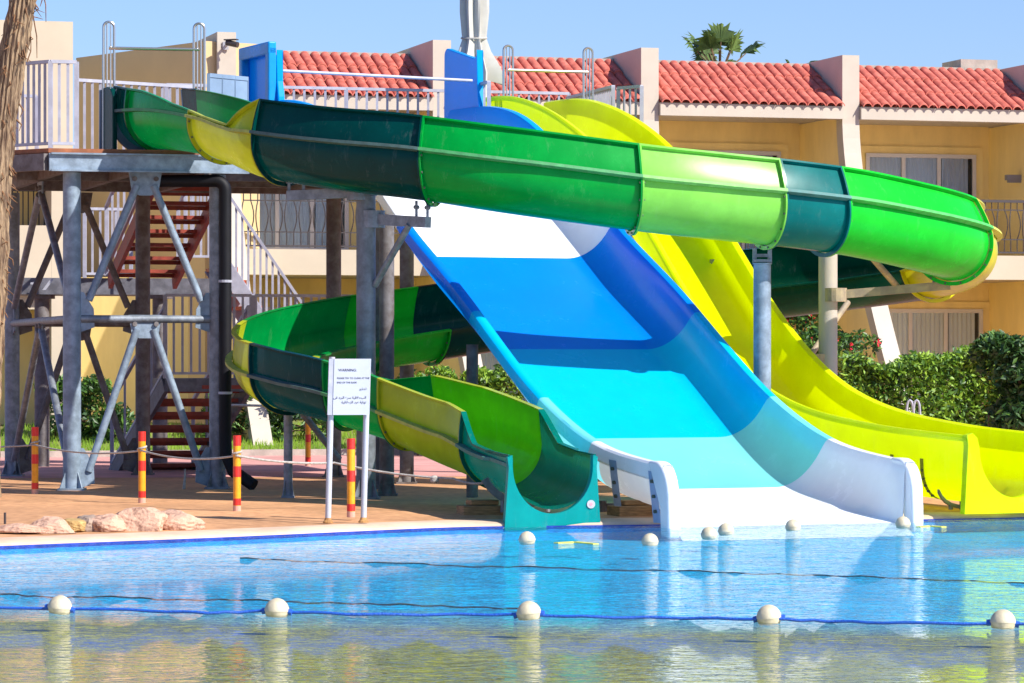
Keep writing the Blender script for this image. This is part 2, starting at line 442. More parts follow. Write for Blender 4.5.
f_ = Vector((math.sin(R(15)), -math.cos(R(15)), 0))
s_.tube([q, q + f_ * .006], .042, 16); s_.build('round_badge', M['signw'], pl)
s_ = MB(); s_.tube([q + f_ * .006, q + f_ * .009], .018, 10); s_.build('badge_mark', mat('badge_red', (.75, .3, .34), .5), pl)

# saddle under the exit and its timber block
def saddle(mb, c, th, r, z0, leg=True, mi=0):
    a = Vector((math.cos(th), math.sin(th), 0)); f = Vector((math.sin(th), -math.cos(th), 0))
    rows = []
    for k in range(17):
        an = math.pi * (1.16 + .68 * k / 16); o = a * math.cos(an) + Vector((0, 0, math.sin(an)))
        p = Vector(c) + o * r; q = Vector(c) + o * (r + .075)
        rows.append([p - f*.015, p + f*.015, q + f*.015, q - f*.015])
    mb.strip(rows, mi, closed=True, caps=True)
    if leg:
        for sx in (-.3, .3):
            an = math.pi * 1.5 + sx * 1.6; o = a * math.cos(an) + Vector((0, 0, math.sin(an)))
            q = Vector(c) + o * (r + .06)
            if q.z - z0 > .03: mb.tube([q, (q.x, q.y, z0)], .026, 8, mi)
for (i, lab) in ((near(.12, 35.3), 0),):
    c, N, U, eo, ei = fframe(i); b_ = MB()
    th = math.atan2(FT[i][0], -FT[i][1])
    saddle(b_, c, th, RF + .014, .0)
    b_.build_each('saddle_support', M['galv'], flume)

# ------------------------------------------------------------------ broad blue slide and narrow yellow slide
def slide_axes(p, deg):
    t = R(deg); return Vector((p[0], p[1], 0)), Vector((math.cos(t), math.sin(t), 0)), Vector((-math.sin(t), math.cos(t), 0))
B0, BA, BV = slide_axes((1.474, 34.0), 24)
BW = 2.87
BRIM = smooth_tab([(-.02, .50), (.25, .53), (.9, .58), (1.65, .69), (2.5, .96), (3.3, 1.30), (4, 1.68), (5.1, 2.30), (6.0, 2.74), (6.6, 3.02), (7.25, 3.42),
                   (8.2, 4.0), (8.9, 4.36), (9.6, 4.66), (10.3, 4.80), (10.9, 4.85), (12.4, 4.86)], k=2)
BFLO = smooth_tab([(-.02, -.115), (.12, -.08), (.35, -.02), (.6, .005), (1, .045), (2, .17), (2.6, .38), (3.3, .69), (4, 1.07), (5.1, 1.68), (6, 2.12), (6.6, 2.40), (7.25, 2.77),
                   (8.2, 3.33), (8.9, 3.68), (9.6, 3.97), (10.3, 4.09), (10.9, 4.12), (12.4, 4.12)], k=2)
def bprof(s):
    zr, zf = interp(BRIM, s), interp(BFLO, s); W = BW; d = zr - zf
    half = [(.03, zr - .30*min(d, .7)), (.0, zr - .14), (0, zr - .01), (.02, zr + .012), (.06, zr + .018), (.105, zr + .010), (.125, zr - .03)]
    for k in range(1, 13):
        an = math.pi/2 * k/12; half.append((.125 + .42*(1 - math.cos(an)), zf + (d - .03)*(1 - math.sin(an))**1.0))
    fw = .40 * min(1, max(.06, .06 + .94*(s + .05)/1.0))
    half = half[:7] + [(.135 + fw*(k/14)**1.7, zf + (d - .03)*(1 - k/14)**2.0) for k in range(1, 15)]
    half.append((.8, zf))
    q = half + [(W - a, z) for a, z in half[::-1]]
    out = []
    for a, z in q:                 # the colour joints run forward a little as they climb the side walls
        f = (z - zf) / d; s2 = max(s - .62 * max(f, 0) * d, -.02)
        f2 = interp(BFLO, s2); out.append(B0 + BA * a + BV * s2 + Vector((0, 0, f2 + f * (interp(BRIM, s2) - f2))))
    return out
blue = thing('wide_water_slide', 'broad multi-lane slide banded in white and blues, running down into the pool', 'water slide', (2.8, 34.6, 0))
BB = [(-.02, 2.0, 'slide_white', (.90, .91, .94)), (2.0, 3.3, 'ice_cyan', (.24, .84, .95)), (3.3, 5.1, 'sky_cyan', (.0, .55, .95)),
      (5.1, 7.25, 'azure', (0, .25, .90)), (7.25, 9.3, 'slide_white', None), (9.3, 12.3, 'panel_blue', (.0, .40, .90))]
for a, b, nm, c in BB:
    n = max(4, int((b - a) / .07)); mb = MB()
    mb.strip([bprof(a + (b - a) * k / n) for k in range(n + 1)])
    mb.build('slide_section', gel(nm, c, .15 if 'white' in nm else (.42 if 'ice' in nm else .30), .02, .04), blue, smooth=True, recalc=False)
def spoly(o, A, V, pts, a0, wd):       # polygon in the (s, z) plane of a slide, thick along the across axis
    m_ = MB(); m_.prism([o + A * a0 + V * s + Vector((0, 0, z)) for s, z in pts], A * wd); return m_
def arc(cx, cz, rx, rz, d0, d1, n=10):
    return [(cx + rx * math.cos(R(d0 + (d1 - d0) * k / n)), cz + rz * math.sin(R(d0 + (d1 - d0) * k / n))) for k in range(n + 1)]
wht = gel('slide_white', None)
for a0, wd in ((-.012, .135), (BW - .123, .135)):       # rounded end posts of both side walls
    pts = [(.30, .552), (.20, .552)] + arc(.14, .20, -.29, .35, 90, 0, 12) + [(-.16, .05), (-.165, -.20), (.02, -.18), (.04, .10), (.16, .3)]
    spoly(B0, BA, BV, pts, a0, wd).build('end_post', wht, blue, smooth=True, bevel=.025)
mb = MB(); rows = []
for s, z in ((.06, -.098), (-.02, -.118), (-.10, -.15), (-.20, -.225)):
    rows.append([B0 + BA*a + BV*s + Vector((0, 0, z)) for a in (.13, .6, 1.43, BW - .6, BW - .13)])
mb.strip(rows); mb.build('runout_lip', wht, blue, smooth=True)
grey = gel('translucent_skin', (.52, .50, .44))
mb = MB()                                              # bolted joint straps on the outside of the low end
for s in (.12, 1.02):
    zr, zf = interp(BRIM, s), interp(BFLO, s)
    mb.add([B0 + BA*(-.01) + BV*s + Vector((0, 0, zr - .07)), B0 + BA*(-.01) + BV*(s + .17) + Vector((0, 0, zr - .06)),
            B0 + BA*(.05) + BV*(s + .17) + Vector((0, 0, zf + .02)), B0 + BA*(.05) + BV*s + Vector((0, 0, zf + .02))], [(0, 1, 2, 3)])
mb.build_each('joint_strap', gel('strap_blue', (.36, .46, .66)), blue)
mb = MB()
for s in (.2, 1.10):
    zr, zf = interp(BRIM, s), interp(BFLO, s)
    for k in range(3):
        t = .2 + .3 * k; p = B0 + BA*(-.012 + .06*t) + BV*(s) + Vector((0, 0, zr - .07 + (zf + .02 - zr + .07)*t)); mb.tube([p + BA*.01, p - BA*.025], .020, 6)
mb.build_each('bolt', bolt_m, blue)
mb = MB()
for s in (.55, 1.9, 3.4):
    zf = interp(BFLO, s)
    if zf > 0: pass
    for a in (.25, BW - .25):
        p = B0 + BA*a + BV*s; mb.tube([(p.x, p.y, -.03), (p.x, p.y, max(zf - .08, .0))], .05, 8)
    p = B0 + BA*.1 + BV*s; q = B0 + BA*(BW - .1) + BV*s
    if zf > .15: mb.bar((p.x, p.y, zf - .15), (q.x, q.y, zf - .15), .08, .08)
for s, a in ((5.4, .3), (5.4, BW - .3), (8.2, .3), (8.2, BW - .3)):
    p = B0 + BA*a + BV*s; zf = interp(BFLO, s)
    mb.tube([(p.x, p.y, 0), (p.x, p.y, zf - .1)], .07, 10)
mb.build_each('slide_leg', M['galv_old'], blue, smooth=True)
# tall panels either side of the blue slide mouth, and the bar between them
pb = gel('panel_blue', None)
def side_panel(a0, top, frame):
    pts = [(10.9, 4.70), (10.93, 4.9)] + arc(11.05, 5.0, -.12, .1, 0, 0, 1)[:0] + [(10.98, 5.1), (11.0, top - .10)] + arc(11.1, top - .1, -.1, .1, 0, -90, 5) + \
          arc(12.0, top - .1, .1, .1, 90, 0, 5) + [(12.12, 4.10), (11.0, 4.10)]
    pts = [(s, z) for s, z in pts]
    o = spoly(B0, BA, BV, pts, a0, .09).build('side_panel', pb, blue, smooth=False, bevel=.03)
    if frame:                                          # raised rim round the recessed outer face
        m_ = MB(); P = lambda s, z, a: B0 + BA*a + BV*s + Vector((0, 0, z))
        for (s0, z0, s1, z1) in ((10.99, 4.6, 11.13, top - .06), (12.0, 4.2, 12.13, top - .06)):
            m_.add([P(s0, z0, a0), P(s1, z0, a0), P(s1, z1, a0), P(s0, z1, a0), P(s0, z0, a0-.11), P(s1, z0, a0-.11), P(s1, z1, a0-.11), P(s0, z1, a0-.11)],
                   [(0,1,2,3),(4,5,6,7),(0,1,5,4),(1,2,6,5),(2,3,7,6),(3,0,4,7)])
        s0, s1, z0, z1 = 10.99, 12.13, top - .16, top + .005
        m_.add([P(s0, z0, a0), P(s1, z0, a0), P(s1, z1, a0), P(s0, z1, a0), P(s0, z0, a0-.113), P(s1, z0, a0-.113), P(s1, z1, a0-.113), P(s0, z1, a0-.113)],
               [(0,1,2,3),(4,5,6,7),(0,1,5,4),(1,2,6,5),(2,3,7,6),(3,0,4,7)])
        m_.build('panel_rim', gel('rim_blue', (.015, .38, .85)), o, bevel=.02)
side_panel(0.0, 5.60, True)
side_panel(BW - .09, 5.70, False)
p = B0 + BA*.06 + BV*11.06 + Vector((0, 0, 5.24)); q = B0 + BA*(BW - .13) + BV*11.06 + Vector((0, 0, 5.20))
mb = MB(); mb.tube([p, q], .021, 10); mb.build('safety_bar', M['rail'], blue, smooth=True)

Y0, YA, YV = slide_axes((4.65, 35.5), 25)
YW = 1.17
YRIM = smooth_tab([(-.02, .76), (.4, .775), (1.5, .82), (2.7, .92), (3.3, 1.0), (4.04, 1.16), (4.66, 1.38), (5.4, 1.78), (6.13, 2.28), (7.0, 3.02), (7.8, 3.68),
                   (8.5, 4.18), (9.1, 4.46), (9.9, 4.76), (10.8, 4.98), (11.4, 5.05), (12.3, 5.05)], k=2)
YFLO = smooth_tab([(-.02, .04), (1.5, .08), (2.7, .18), (3.3, .26), (4.04, .42), (4.66, .64), (5.4, 1.04), (6.13, 1.54), (7.0, 2.26), (7.8, 2.92),
                   (8.5, 3.42), (9.1, 3.74), (9.9, 4.02), (10.8, 4.12), (12.3, 4.14)], k=2)
def yprof(s):
    zr, zf = interp(YRIM, s), interp(YFLO, s); W = YW; d = zr - zf; q = []
    q += [(0, zr - .05), (0, zr - .01)]
    for k in range(0):
        an = math.pi + math.pi * k / 12; ca, sa = math.cos(an), math.sin(an)
        q.append((W/2 + (W/2 - .065) * math.copysign(abs(ca)**.55, ca), zf + d*.62 + (d*.62 + .025) * math.copysign(abs(sa)**.8, sa)))
    q += [(.02, zr + .013), (.055, zr + .015), (.09, zr - .005)]
    for k in range(17):
        an = math.pi + math.pi * k / 16; ca, sa = math.cos(an), math.sin(an)
        q.append((W/2 + (W/2 - .10) * math.copysign(abs(ca)**.55, ca), zf + d*.62 + d*.62 * math.copysign(abs(sa)**.8, sa)))
    q += [(W - .09, zr - .005), (W - .055, zr + .015), (W - .02, zr + .013), (W, zr - .01), (W, zr - .05)]
    return [Y0 + YA * a + YV * s + Vector((0, 0, z)) for a, z in q]
yel = thing('narrow_water_slide', 'single lane lemon yellow slide running down beside the broad blue one', 'water slide', (5.2, 36.0, 0))
lem = gel('lemon', (.80, .95, 0), .44, .04, .06)
for a, b in ((-.02, 1.55), (1.55, 3.1), (3.1, 6.2), (6.2, 9.2), (9.2, 12.3)):
    n = int((b - a) / .07); mb = MB(); rows = [yprof(a + (b - a) * k / n) for k in range(n + 1)]
    mb.strip(rows)
    mb.build('slide_section', lem, yel, smooth=True, recalc=False)
cc = Y0 + YA * (YW / 2) - YV * .02
mb, P = exit_plate((cc.x, cc.y, 0), R(25), YW + .06, .80, YW/2 - .16, .64, -.03, .07, flare=.08)
mb.build('exit_plate', gel('lemon_plate', (.66, .88, 0)), yel, smooth=True)
mb = MB(); mbb = MB()
for s in (.95, 1.55, 2.9):                             # bolted straps on the outside
    zr, zf = interp(YRIM, s), interp(YFLO, s)
    pr = yprof(s); pr2 = yprof(s + .07)
    out = [p - YA * .014 - Vector((0, 0, .008)) for p in pr[5:13]]; out2 = [p - YA * .014 - Vector((0, 0, .008)) for p in pr2[5:13]]
    mb.strip([out, out2])
    for p in out[1:6:1]: mbb.tube([p + YV*.025 + YA*.01, p + YV*.025 - YA*.02], .014, 6)
mb.build_each('joint_strap', gel('strap_olive', (.28, .30, .03)), yel); mbb.build_each('bolt', bolt_m, yel)
mb = MB()
for s in (.75, 2.3):
    zf = interp(YFLO, s); p = Y0 + YA * (YW/2) + YV * s
    pr = yprof(s)[8:19]; rows = [[q_ + Vector((0, 0, -.035)) - YV*.02, q_ + Vector((0, 0, -.035)) + YV*.02, q_ + Vector((0, 0, -.075)) + YV*.02, q_ + Vector((0, 0, -.075)) - YV*.02] for q_ in pr]
    mb.strip(rows, closed=True, caps=True)
    for j in (3, 7): mb.tube([pr[j] - Vector((0, 0, .04)), (pr[j].x, pr[j].y, -.02)], .024, 8)
for s, a in ((4.6, .1), (4.6, YW - .1), (7.4, .1), (7.4, YW - .1)):
    p = Y0 + YA*a + YV*s; zf = interp(YFLO, s); mb.tube([(p.x, p.y, 0), (p.x, p.y, zf + .2)], .06, 10)
mb.build_each('saddle_support', M['galv'], yel, smooth=True)
for i, (c, rot, lab) in enumerate((((-.33, 35.35, .03), R(15), 'timber block under the teal flume exit'), ((1.22, 35.3, .02), R(24), 'timber block under the low end of the blue slide'), ((4.95, 36.3, .0), R(25), 'dark timber block under the yellow slide'))):
    mb = MB(); mb.box((0, 0, .05), (.42, .3, .11)); mb.box((.04, .05, .135), (.3, .2, .05), .05)
    o = mb.build('timber_block', M['wood'] if i != 2 else M['stringer'], bevel=.01); o.location = (c[0], c[1], -.04 if i < 2 else -.02); o.rotation_euler.z = rot
    tag(o, lab, 'timber block')

# ------------------------------------------------------------------ steel posts that carry the spiral
def base_plate(mb, x, y, r, z=0):
    mb.box((x, y, z + .012), (r*2.9, r*2.9, .024))
    for k in range(4):
        a = R(45 + 90*k); mb.prism([(x + math.cos(a)*r*.9, y + math.sin(a)*r*.9, z + .026), (x + math.cos(a)*r*1.75, y + math.sin(a)*r*1.75, z + .026), (x + math.cos(a)*r*.9, y + math.sin(a)*r*.9, z + .24)],
                                   (-math.sin(a)*.012, math.cos(a)*.012, 0))
def post(name, label, x, y, z0, z1, r, m, arms=(), struts=(), group=None, am=None):
    am = am or (m if m == M['galv_blue'] else M['galv'])
    t = thing(name, label, 'steel post', (x, y, z0), group)
    mb = MB(); mb.tube([(x, y, z0 + .025), (x, y, z1)], r, 20); mb.tube([(x, y, z1 + .002), (x, y, z1 + .014)], r*1.12, 20); mb.build('pole', m, t, smooth=True)
    mb = MB(); base_plate(mb, x, y, r, z0); mb.build('base_plate', m, t)
    for (p, q, w, h) in arms:
        mb = MB(); mb.bar(p, q, w, h)
        mb.tube([Vector(p) - Vector((0, 0, h*.8)), Vector(p) + Vector((0, 0, h*.8))], r*1.25, 16)
        mb.build('arm', am, t)
        d = (Vector(q) - Vector(p)).normalized(); n = Vector((0, 0, 1)); mb = MB(); e = Vector(q) - d * .10    # clamp forks at the tip
        for sx in (-.09, .09):
            mb.bar(e + d*sx + n*(h/2), e + d*sx + n*(h/2 + .17), .03, .05); mb.tube([e + d*sx + n*(h/2 + .1) - d*.03, e + d*sx + n*(h/2 + .1) + d*.03], .022, 8)
        mb.build('clamp', M['galv'], t)
    for (p, q) in struts:
        mb = MB(); mb.tube([p, q], .038, 10); mb.build('strut', am, t, smooth=True)
    return t
x, y = -1.63, 38.62
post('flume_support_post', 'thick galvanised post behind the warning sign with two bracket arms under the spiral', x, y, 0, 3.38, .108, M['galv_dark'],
     arms=(((x + .08, y - .02, 3.12), (-.92, 37.95, 3.06), .09, .12), ((x - .08, y, 3.42), (-2.52, 38.95, 3.40), .09, .11)),
     struts=(((x + .10, y - .05, 2.38), (-1.13, 38.12, 3.04)),))
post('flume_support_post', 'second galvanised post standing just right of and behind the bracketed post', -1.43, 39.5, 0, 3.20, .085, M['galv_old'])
x, y = 2.80, 38.72
t = post('flume_support_post', 'bright galvanised post between the blue and the yellow slide', x, y, 0, 2.62, .098, M['galv_blue'])
mb = MB(); 
for sx in (-.085, .085): mb.bar((x + sx, y, 2.62), (x + sx, y, 2.80), .045, .05)
mb.box((x, y, 2.66), (.20, .16, .03)); mb.bar((x - .1, y, 2.72), (x + .1, y, 2.72), .03, .035); mb.build('clamp', M['galv'], t)
x, y = 3.74, 40.95
post('flume_support_post', 'tan weathered post inside the right hand turn of the spiral with a long bracket arm', x, y, 0, 2.90, .112, mat('tan_steel', (.48, .40, .31), .6, c2=(.34, .33, .33), scale=3, bump=.1, stretch=(1, 1, .3)), am=mat('rust_stained_steel', (.42, .33, .20), .6, c2=(.25, .20, .15), scale=6, bump=.1),
     arms=(((x + .08, y - .04, 2.32), (5.16, 40.75, 2.43), .08, .10), ((x - .1, y + .03, 1.55), (x - .95, y + .9, 1.62), .07, .09)),
     struts=(((x - .2, y + .3, 1.58), (x + .35, y + 1.2, 2.25)), ((4.55, 40.9, 2.42), (4.1, 39.8, 2.78))))
x, y = -2.52, 38.95
t = post('flume_support_post', 'short galvanised post under the lowest left bend of the spiral', x, y, 0, 1.02, .05, M['galv'], struts=((( x + .15, y + .2, .95), (x + .55, y + .5, .42)),))
# ------------------------------------------------------------------ tower platform
TU = Vector((math.cos(R(16)), math.sin(R(16)), 0)); TV = Vector((-math.sin(R(16)), math.cos(R(16)), 0))
TA = Vector((-5.24, 41.2, 0))
def T(u, v, z=0.0): return TA + TU * u + TV * v + Vector((0, 0, z))
PT = 4.06
tower = thing('slide_platform', 'raised steel launch platform on braced columns at the left', 'platform', tuple(T(.9, 2.6)))
outline = [T(-.30, -.14), T(1.98, -.14), T(1.98, 1.95), T(4.7, 1.95 - .55), T(7.8, 2.85), T(7.9, 5.4), T(-.3, 5.4), T(-1.15, 4.5), T(-1.15, 1.1)]
mb = MB(); mb.prism([p + Vector((0, 0, PT - .05)) for p in outline], (0, 0, .05)); mb.build('deck_boards', M['deckplank'], tower)
ring = [T(-.30, -.16), T(2.02, -.16)]
mb = MB(); mb.bar(T(-.30, -.16, PT - .165), T(2.1, -.16, PT - .165), .10, .21); mb.bar(T(-.28, -.22, PT - .065), T(2.1, -.22, PT - .065), .06, .02); mb.bar(T(-.28, -.22, PT - .265), T(2.1, -.22, PT - .265), .06, .02)
mb.build('front_beam', M['galv_blue'], tower)
mb = MB(); mb.bar(T(-.32, -.14, PT - .165), T(-1.17, 1.1, PT - .165), .10, .20); mb.bar(T(-1.17, 1.1, PT - .165), T(-1.17, 4.5, PT - .165), .10, .20)
for a, b in ((T(0, 5.3), T(7.8, 5.3)), (T(2.0, 1.85), T(2.0, 5.2)), (T(0, 0), T(0, 5.2)), (T(-.3, 2.6), T(2, 2.6)), (T(.9, 0), T(.9, 5.2)), (T(2.1, 2.2), T(4.7, 1.6)), (T(4.7, 1.6), T(7.7, 2.9)), (T(2, 3.6), T(7.7, 3.9))):
    mb.bar(a + Vector((0, 0, PT - .15)), b + Vector((0, 0, PT - .15)), .09, .18)
mb.build('floor_beam', M['galv_old'], tower)
A_, B_, C_, D_ = T(0, 0), T(1.76, 0), T(1.76, 5.2), T(0, 5.2)
for (p, m, r) in ((A_, 'galv_blue', .108), (B_, 'galv', .10), (C_, 'galv_old', .10), (D_, 'galv', .10)):
    mb = MB(); mb.tube([p + Vector((0, 0, .02)), p + Vector((0, 0, PT - .28))], r, 20); base_plate(mb, p.x, p.y, r)
    mb.build('column', M[m], tower, smooth=True)
for (x, y, r) in ((-2.36, 45.8, .10), (-1.32, 43.4, .09), (.3, 47.3, .1), (1.3, 46.6, .1)):
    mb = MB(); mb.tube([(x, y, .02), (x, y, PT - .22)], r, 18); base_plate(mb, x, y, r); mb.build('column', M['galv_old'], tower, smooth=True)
ZM = 2.04
def gusset(mb, p, d, z, up):
    d = d.normalized(); k = 1 if up else -1; n = d.cross(Vector((0, 0, 1))) * .02
    pts = [p + d*.09 + Vector((0, 0, z - .16*k)), p + d*.27 + Vector((0, 0, z - .10*k)), p + d*.26 + Vector((0, 0, z + .12*k)), p + d*.14 + Vector((0, 0, z + .32*k)), p + d*.09 + Vector((0, 0, z + .32*k))]
    mb.prism([q - n*.5 for q in pts], n)
def bay(p, q, m, mt):
    d = q - p; mid = (p + q) / 2
    mb = MB(); mb.tube([p + Vector((0, 0, ZM)), q + Vector((0, 0, ZM))], .048, 10); mb.build('cross_tube', mt, tower, smooth=True)
    dn = d.normalized()
    for zt, zb in ((PT - .42, ZM + .22), (ZM - .12, .22)):
        for (e, s) in ((p, 1), (q, -1)):
            mb = MB(); a = mid - dn * s * .10 + Vector((0, 0, zt)); b = e + dn * s * .20 + Vector((0, 0, zb)); mb.tube([a, b], .046, 10); mb.build('brace', m, tower, smooth=True)
    mb = MB(); n = dn.cross(Vector((0, 0, 1))) * .02
    for z in (PT - .28, ZM + .03):
        pts = [mid + dn*x + Vector((0, 0, z + dz)) for x, dz in ((-.2, .02), (.2, .02), (.16, -.22), (.07, -.26), (-.07, -.26), (-.16, -.22))]
        mb.prism([q_ - n*.5 for q_ in pts], n)
    for e, s in ((p, 1), (q, -1)):
        gusset(mb, e, dn * s, ZM, True); gusset(mb, e, dn * s, ZM, False) if False else None; gusset(mb, e, dn * s, .18, True)
    mb2 = MB()
    for x in (-.13, .13):
        for z in (PT - .34, ZM - .06):
            c = mid + dn*x + Vector((0, 0, z)); mb2.tube([c - n*2.2, c + n*2.2], .03, 8)
    mb.build_each('gusset_plate', m, tower); mb2.build_each('bolt', M['galv_old'], tower)
bay(A_, B_, M['galv_blue'], M['galv']); bay(A_, D_, M['galv'], M['galv']); bay(D_, C_, M['galv_old'], M['galv_old'])

def railing(parent, pts, h=1.03, gap=.11, z0=.06, m=None, bal=.016, name='railing'):
    """balustrade along pts (points at floor level): rails, end posts, balusters"""
    m = m or M['rail']; mb = MB()
    for a, b in zip(pts, pts[1:]):
        a = Vector(a); b = Vector(b); L = (Vector((b.x, b.y, 0)) - Vector((a.x, a.y, 0))).length; up = Vector((0, 0, 1))
        mb.bar(a + up*h, b + up*h, .05, .04); mb.bar(b + up*(h + .004), b, .052, .052)
        mb.bar(a + up*z0, b + up*z0, .04, .035)
        n = max(1, int(L / gap))
        for k in range(1, n):
            p = a + (b - a) * (k / n); mb.bar(p + up*z0, p + up*(h - .02), bal*2, bal*1.3)
    mb.bar(Vector(pts[0]) + up*(h + .004), Vector(pts[0]), .052, .052)
    return mb.build(name, m, parent)
up = Vector((0, 0, PT))
railing(tower, [T(-.98, .95) + up, T(-.27, -.10) + up, T(.04, -.10) + up], h=1.03, gap=.095)
railing(tower, [T(-1.1, 4.5) + up, T(-1.1, 1.1) + up], h=1.03)
railing(tower, [T(-1.1, 4.5) + up, T(-.3, 5.35) + up, T(.35, 5.35) + up], h=1.03)
railing(tower, [T(2.1, 5.3) + up, T(4.6, 5.3) + up, T(7.8, 5.3) + up], h=1.22, gap=.14)
railing(tower, [T(7.75, 5.2) + up, T(7.75, 3.1) + up], h=1.15)
railing(tower, [T(.35, 1.9) + up, T(1.95, 2.6) + up], h=.98)
q0 = at(243, 200, 45.0); q1 = at(253, 200, 43.9)
railing(tower, [(-.42, 45.25, PT), (-.30, 44.95, PT)], h=1.1)
railing(tower, [(1.42, 46.2, PT), (1.72, 45.9, PT)], h=1.12, gap=.1)
# sheeted barrier between the green and blue slide mouths
mb = MB(); a = Vector((-3.74, 42.65, PT)); b = Vector((-3.20, 43.95, PT)); b = Vector((-3.32, 42.95, PT))
b = at(247, 100, 43.2); b.z = PT
for k in range(3):
    p = a + (b - a) * (k / 3 + .01); q = a + (b - a) * ((k + 1) / 3 - .01); mb.bar(p + Vector((0, 0, .55)), q + Vector((0, 0, .55)), .03, .86)
for k in range(4):
    p = a + (b - a) * (k / 3); mb.bar(p, p + Vector((0, 0, 1.02)), .04, .04)
mb.bar(a + Vector((0, 0, 1.0)), b + Vector((0, 0, 1.0)), .05, .05)
mb.build('sheet_barrier', M['panel'], tower)

# hooped grab rails at the green and yellow slide mouths
def gate(label, p, q, z, hh, m=M['chrome']):
    t = thing('entry_grab_rail', label, 'grab rail', (p[0], p[1], z))
    d = Vector((q[0] - p[0], q[1] - p[1], 0)).normalized(); V3 = lambda o, x, zz: Vector((o[0], o[1], 0)) + d*x + Vector((0, 0, zz))
    for o in (p, q):
        mb = MB(); w_ = .065
        pts = [V3(o, -w_, z)] + [V3(o, -w_ * math.cos(R(a)), z + hh - w_ + w_ * math.sin(R(a))) for a in range(0, 181, 20)] + [V3(o, w_, z)]
        mb.tube(pts, .016, 8)
        for x in (-.022, .022): mb.tube([V3(o, x, z), V3(o, x, z + hh - .02)], .010, 6)
        mb.build('hoop', m, t, smooth=True)
    mb = MB(); mb.tube([V3(p, 0, z + hh*.80), V3(q, 0, z + hh*.80)], .020, 8); mb.build('crossbar', m, t, smooth=True)
gate('hooped grab rail with crossbar over the mouth of the green spiral', (-4.90, 42.05), (-3.82, 42.25), PT, 1.60)
gate('hooped grab rail with crossbar over the mouth of the yellow slide', (-.05, 46.0), (1.02, 46.35), PT + .05, 1.62)

# ------------------------------------------------------------------ staircase under the platform
st = thing('steel_staircase', 'grey steel staircase with red treads zigzagging up beneath the platform', 'staircase', tuple(T(1, 6.5)))
def flight(a, b, wd, n, mtop, side):
    """treads from point a (bottom) to b (top); wd is the full-width vector"""
    a = Vector(a); b = Vector(b); wd = Vector(wd); d = b - a; hd = Vector((d.x, d.y, 0)).normalized()
    for k in range(n):
        p = a + d * ((k + .5) / n); mb = MB()
        q = [p - hd*.14, p + hd*.14, p + hd*.14 + wd, p - hd*.14 + wd]; mb.prism([x - Vector((0, 0, .05)) for x in q], (0, 0, .05))
        mb.prism([p - hd*.14 - Vector((0, 0, .11)), p - hd*.14 - Vector((0, 0, .052)), p - hd*.14 + wd - Vector((0, 0, .052)), p - hd*.14 + wd - Vector((0, 0, .11))], hd * .02)
        mb.build('tread', mtop, st)
    mb = MB()
    for w_ in (Vector(), wd):
        mb.bar(a + w_ - Vector((0, 0, .08)), b + w_ - Vector((0, 0, .08)), .06, .22)
    mb.build_each('stringer', side, st)
def sloped_rail(a, b, h=.95, gap=.42, m=None):
    railing(st, [a, b], h=h, gap=gap, z0=.10, m=m)
# lower flight rises toward the viewer, then right landing, then a flight climbing back left, then the upper flight
L1 = 1.30
wv = TU * .95
fa = T(.35, 8.6, 0.0); fb = T(1.18, 6.3, L1)
fa = ground(112, 470); fb = at(165, 378, 46.9)
wv2 = Vector((1.12, .25, 0))
flight(fa, Vector((fb.x, fb.y, L1)), wv2, 7, M['rust'], M['stringer'])
sloped_rail(fa, Vector((fb.x, fb.y, L1)), h=.98); sloped_rail(fa + wv2, Vector((fb.x, fb.y, L1)) + wv2, h=.98)
lc = Vector((fb.x, fb.y, L1))
mb = MB(); mb.prism([lc + Vector((0, 0, -.18)), lc + Vector((1.75, .42, -.18)), lc + Vector((1.45, 1.5, -.18)), lc + Vector((-.3, 1.1, -.18))], (0, 0, .18)); mb.build('landing', M['stringer'], st)
railing(st, [lc + Vector((.0, .02, .01)), lc + Vector((1.15, .28, .01))], h=1.12); railing(st, [lc + Vector((1.2, .3, .01)), lc + Vector((2.6, .66, .01))], h=1.12)
mb = MB(); mb.prism([lc + Vector((1.76, .42, -.181)), lc + Vector((2.9, .72, -.181)), lc + Vector((2.5, 1.8, -.181)), lc + Vector((1.46, 1.5, -.181))], (0, 0, .18)); mb.build('landing', M['stringer'], st)
# middle flight: from the right end of the low landing up to the left
ra = at(303, 330, 50.5); ra = Vector((ra.x, ra.y, L1)); rb = at(224, 250, 50.5); rb.z = 3.0
flight(ra, rb, (-.28, 1.0, 0), 9, M['tread_sunlit'], M['rail'])
sloped_rail(ra, rb, h=1.06, gap=.085); railing(st, [rb, rb + Vector((-.55, -.1, 0))], h=1.06)
# high landing and the top flight
la = at(70, 276, 50.0); lb = at(232, 276, 50.6); la.z = lb.z = 2.74
mb = MB(); mb.prism([la + Vector((-.7, 0, -.24)), lb + Vector((0, 0, -.24)), lb + Vector((-.3, 1.2, -.24)), la + Vector((-1.0, 1.2, -.24))], (0, 0, .24)); mb.build('landing', M['stringer'], st)
ua = at(110, 270, 49.8); ua.z = 2.76; ub = at(153, 165, 46.6); ub.z = PT - .08; wu = Vector((.90, .24, 0))
flight(ua, ub, wu, 7, M['rust'], M['rust']); sloped_rail(ua + Vector((-.05, 0, 0)), ub + Vector((-.05, 0, 0)), h=1.0); sloped_rail(ua + wu + Vector((.06, 0, 0)), ub + wu + Vector((.06, 0, 0)), h=1.0)
sloped_rail(at(95, 320, 50.2), at(96, 320, 49.0), h=.9) if False else None
railing(st, [la + Vector((.2, .1, .0)), la + Vector((.85, .3, 0))], h=1.0)
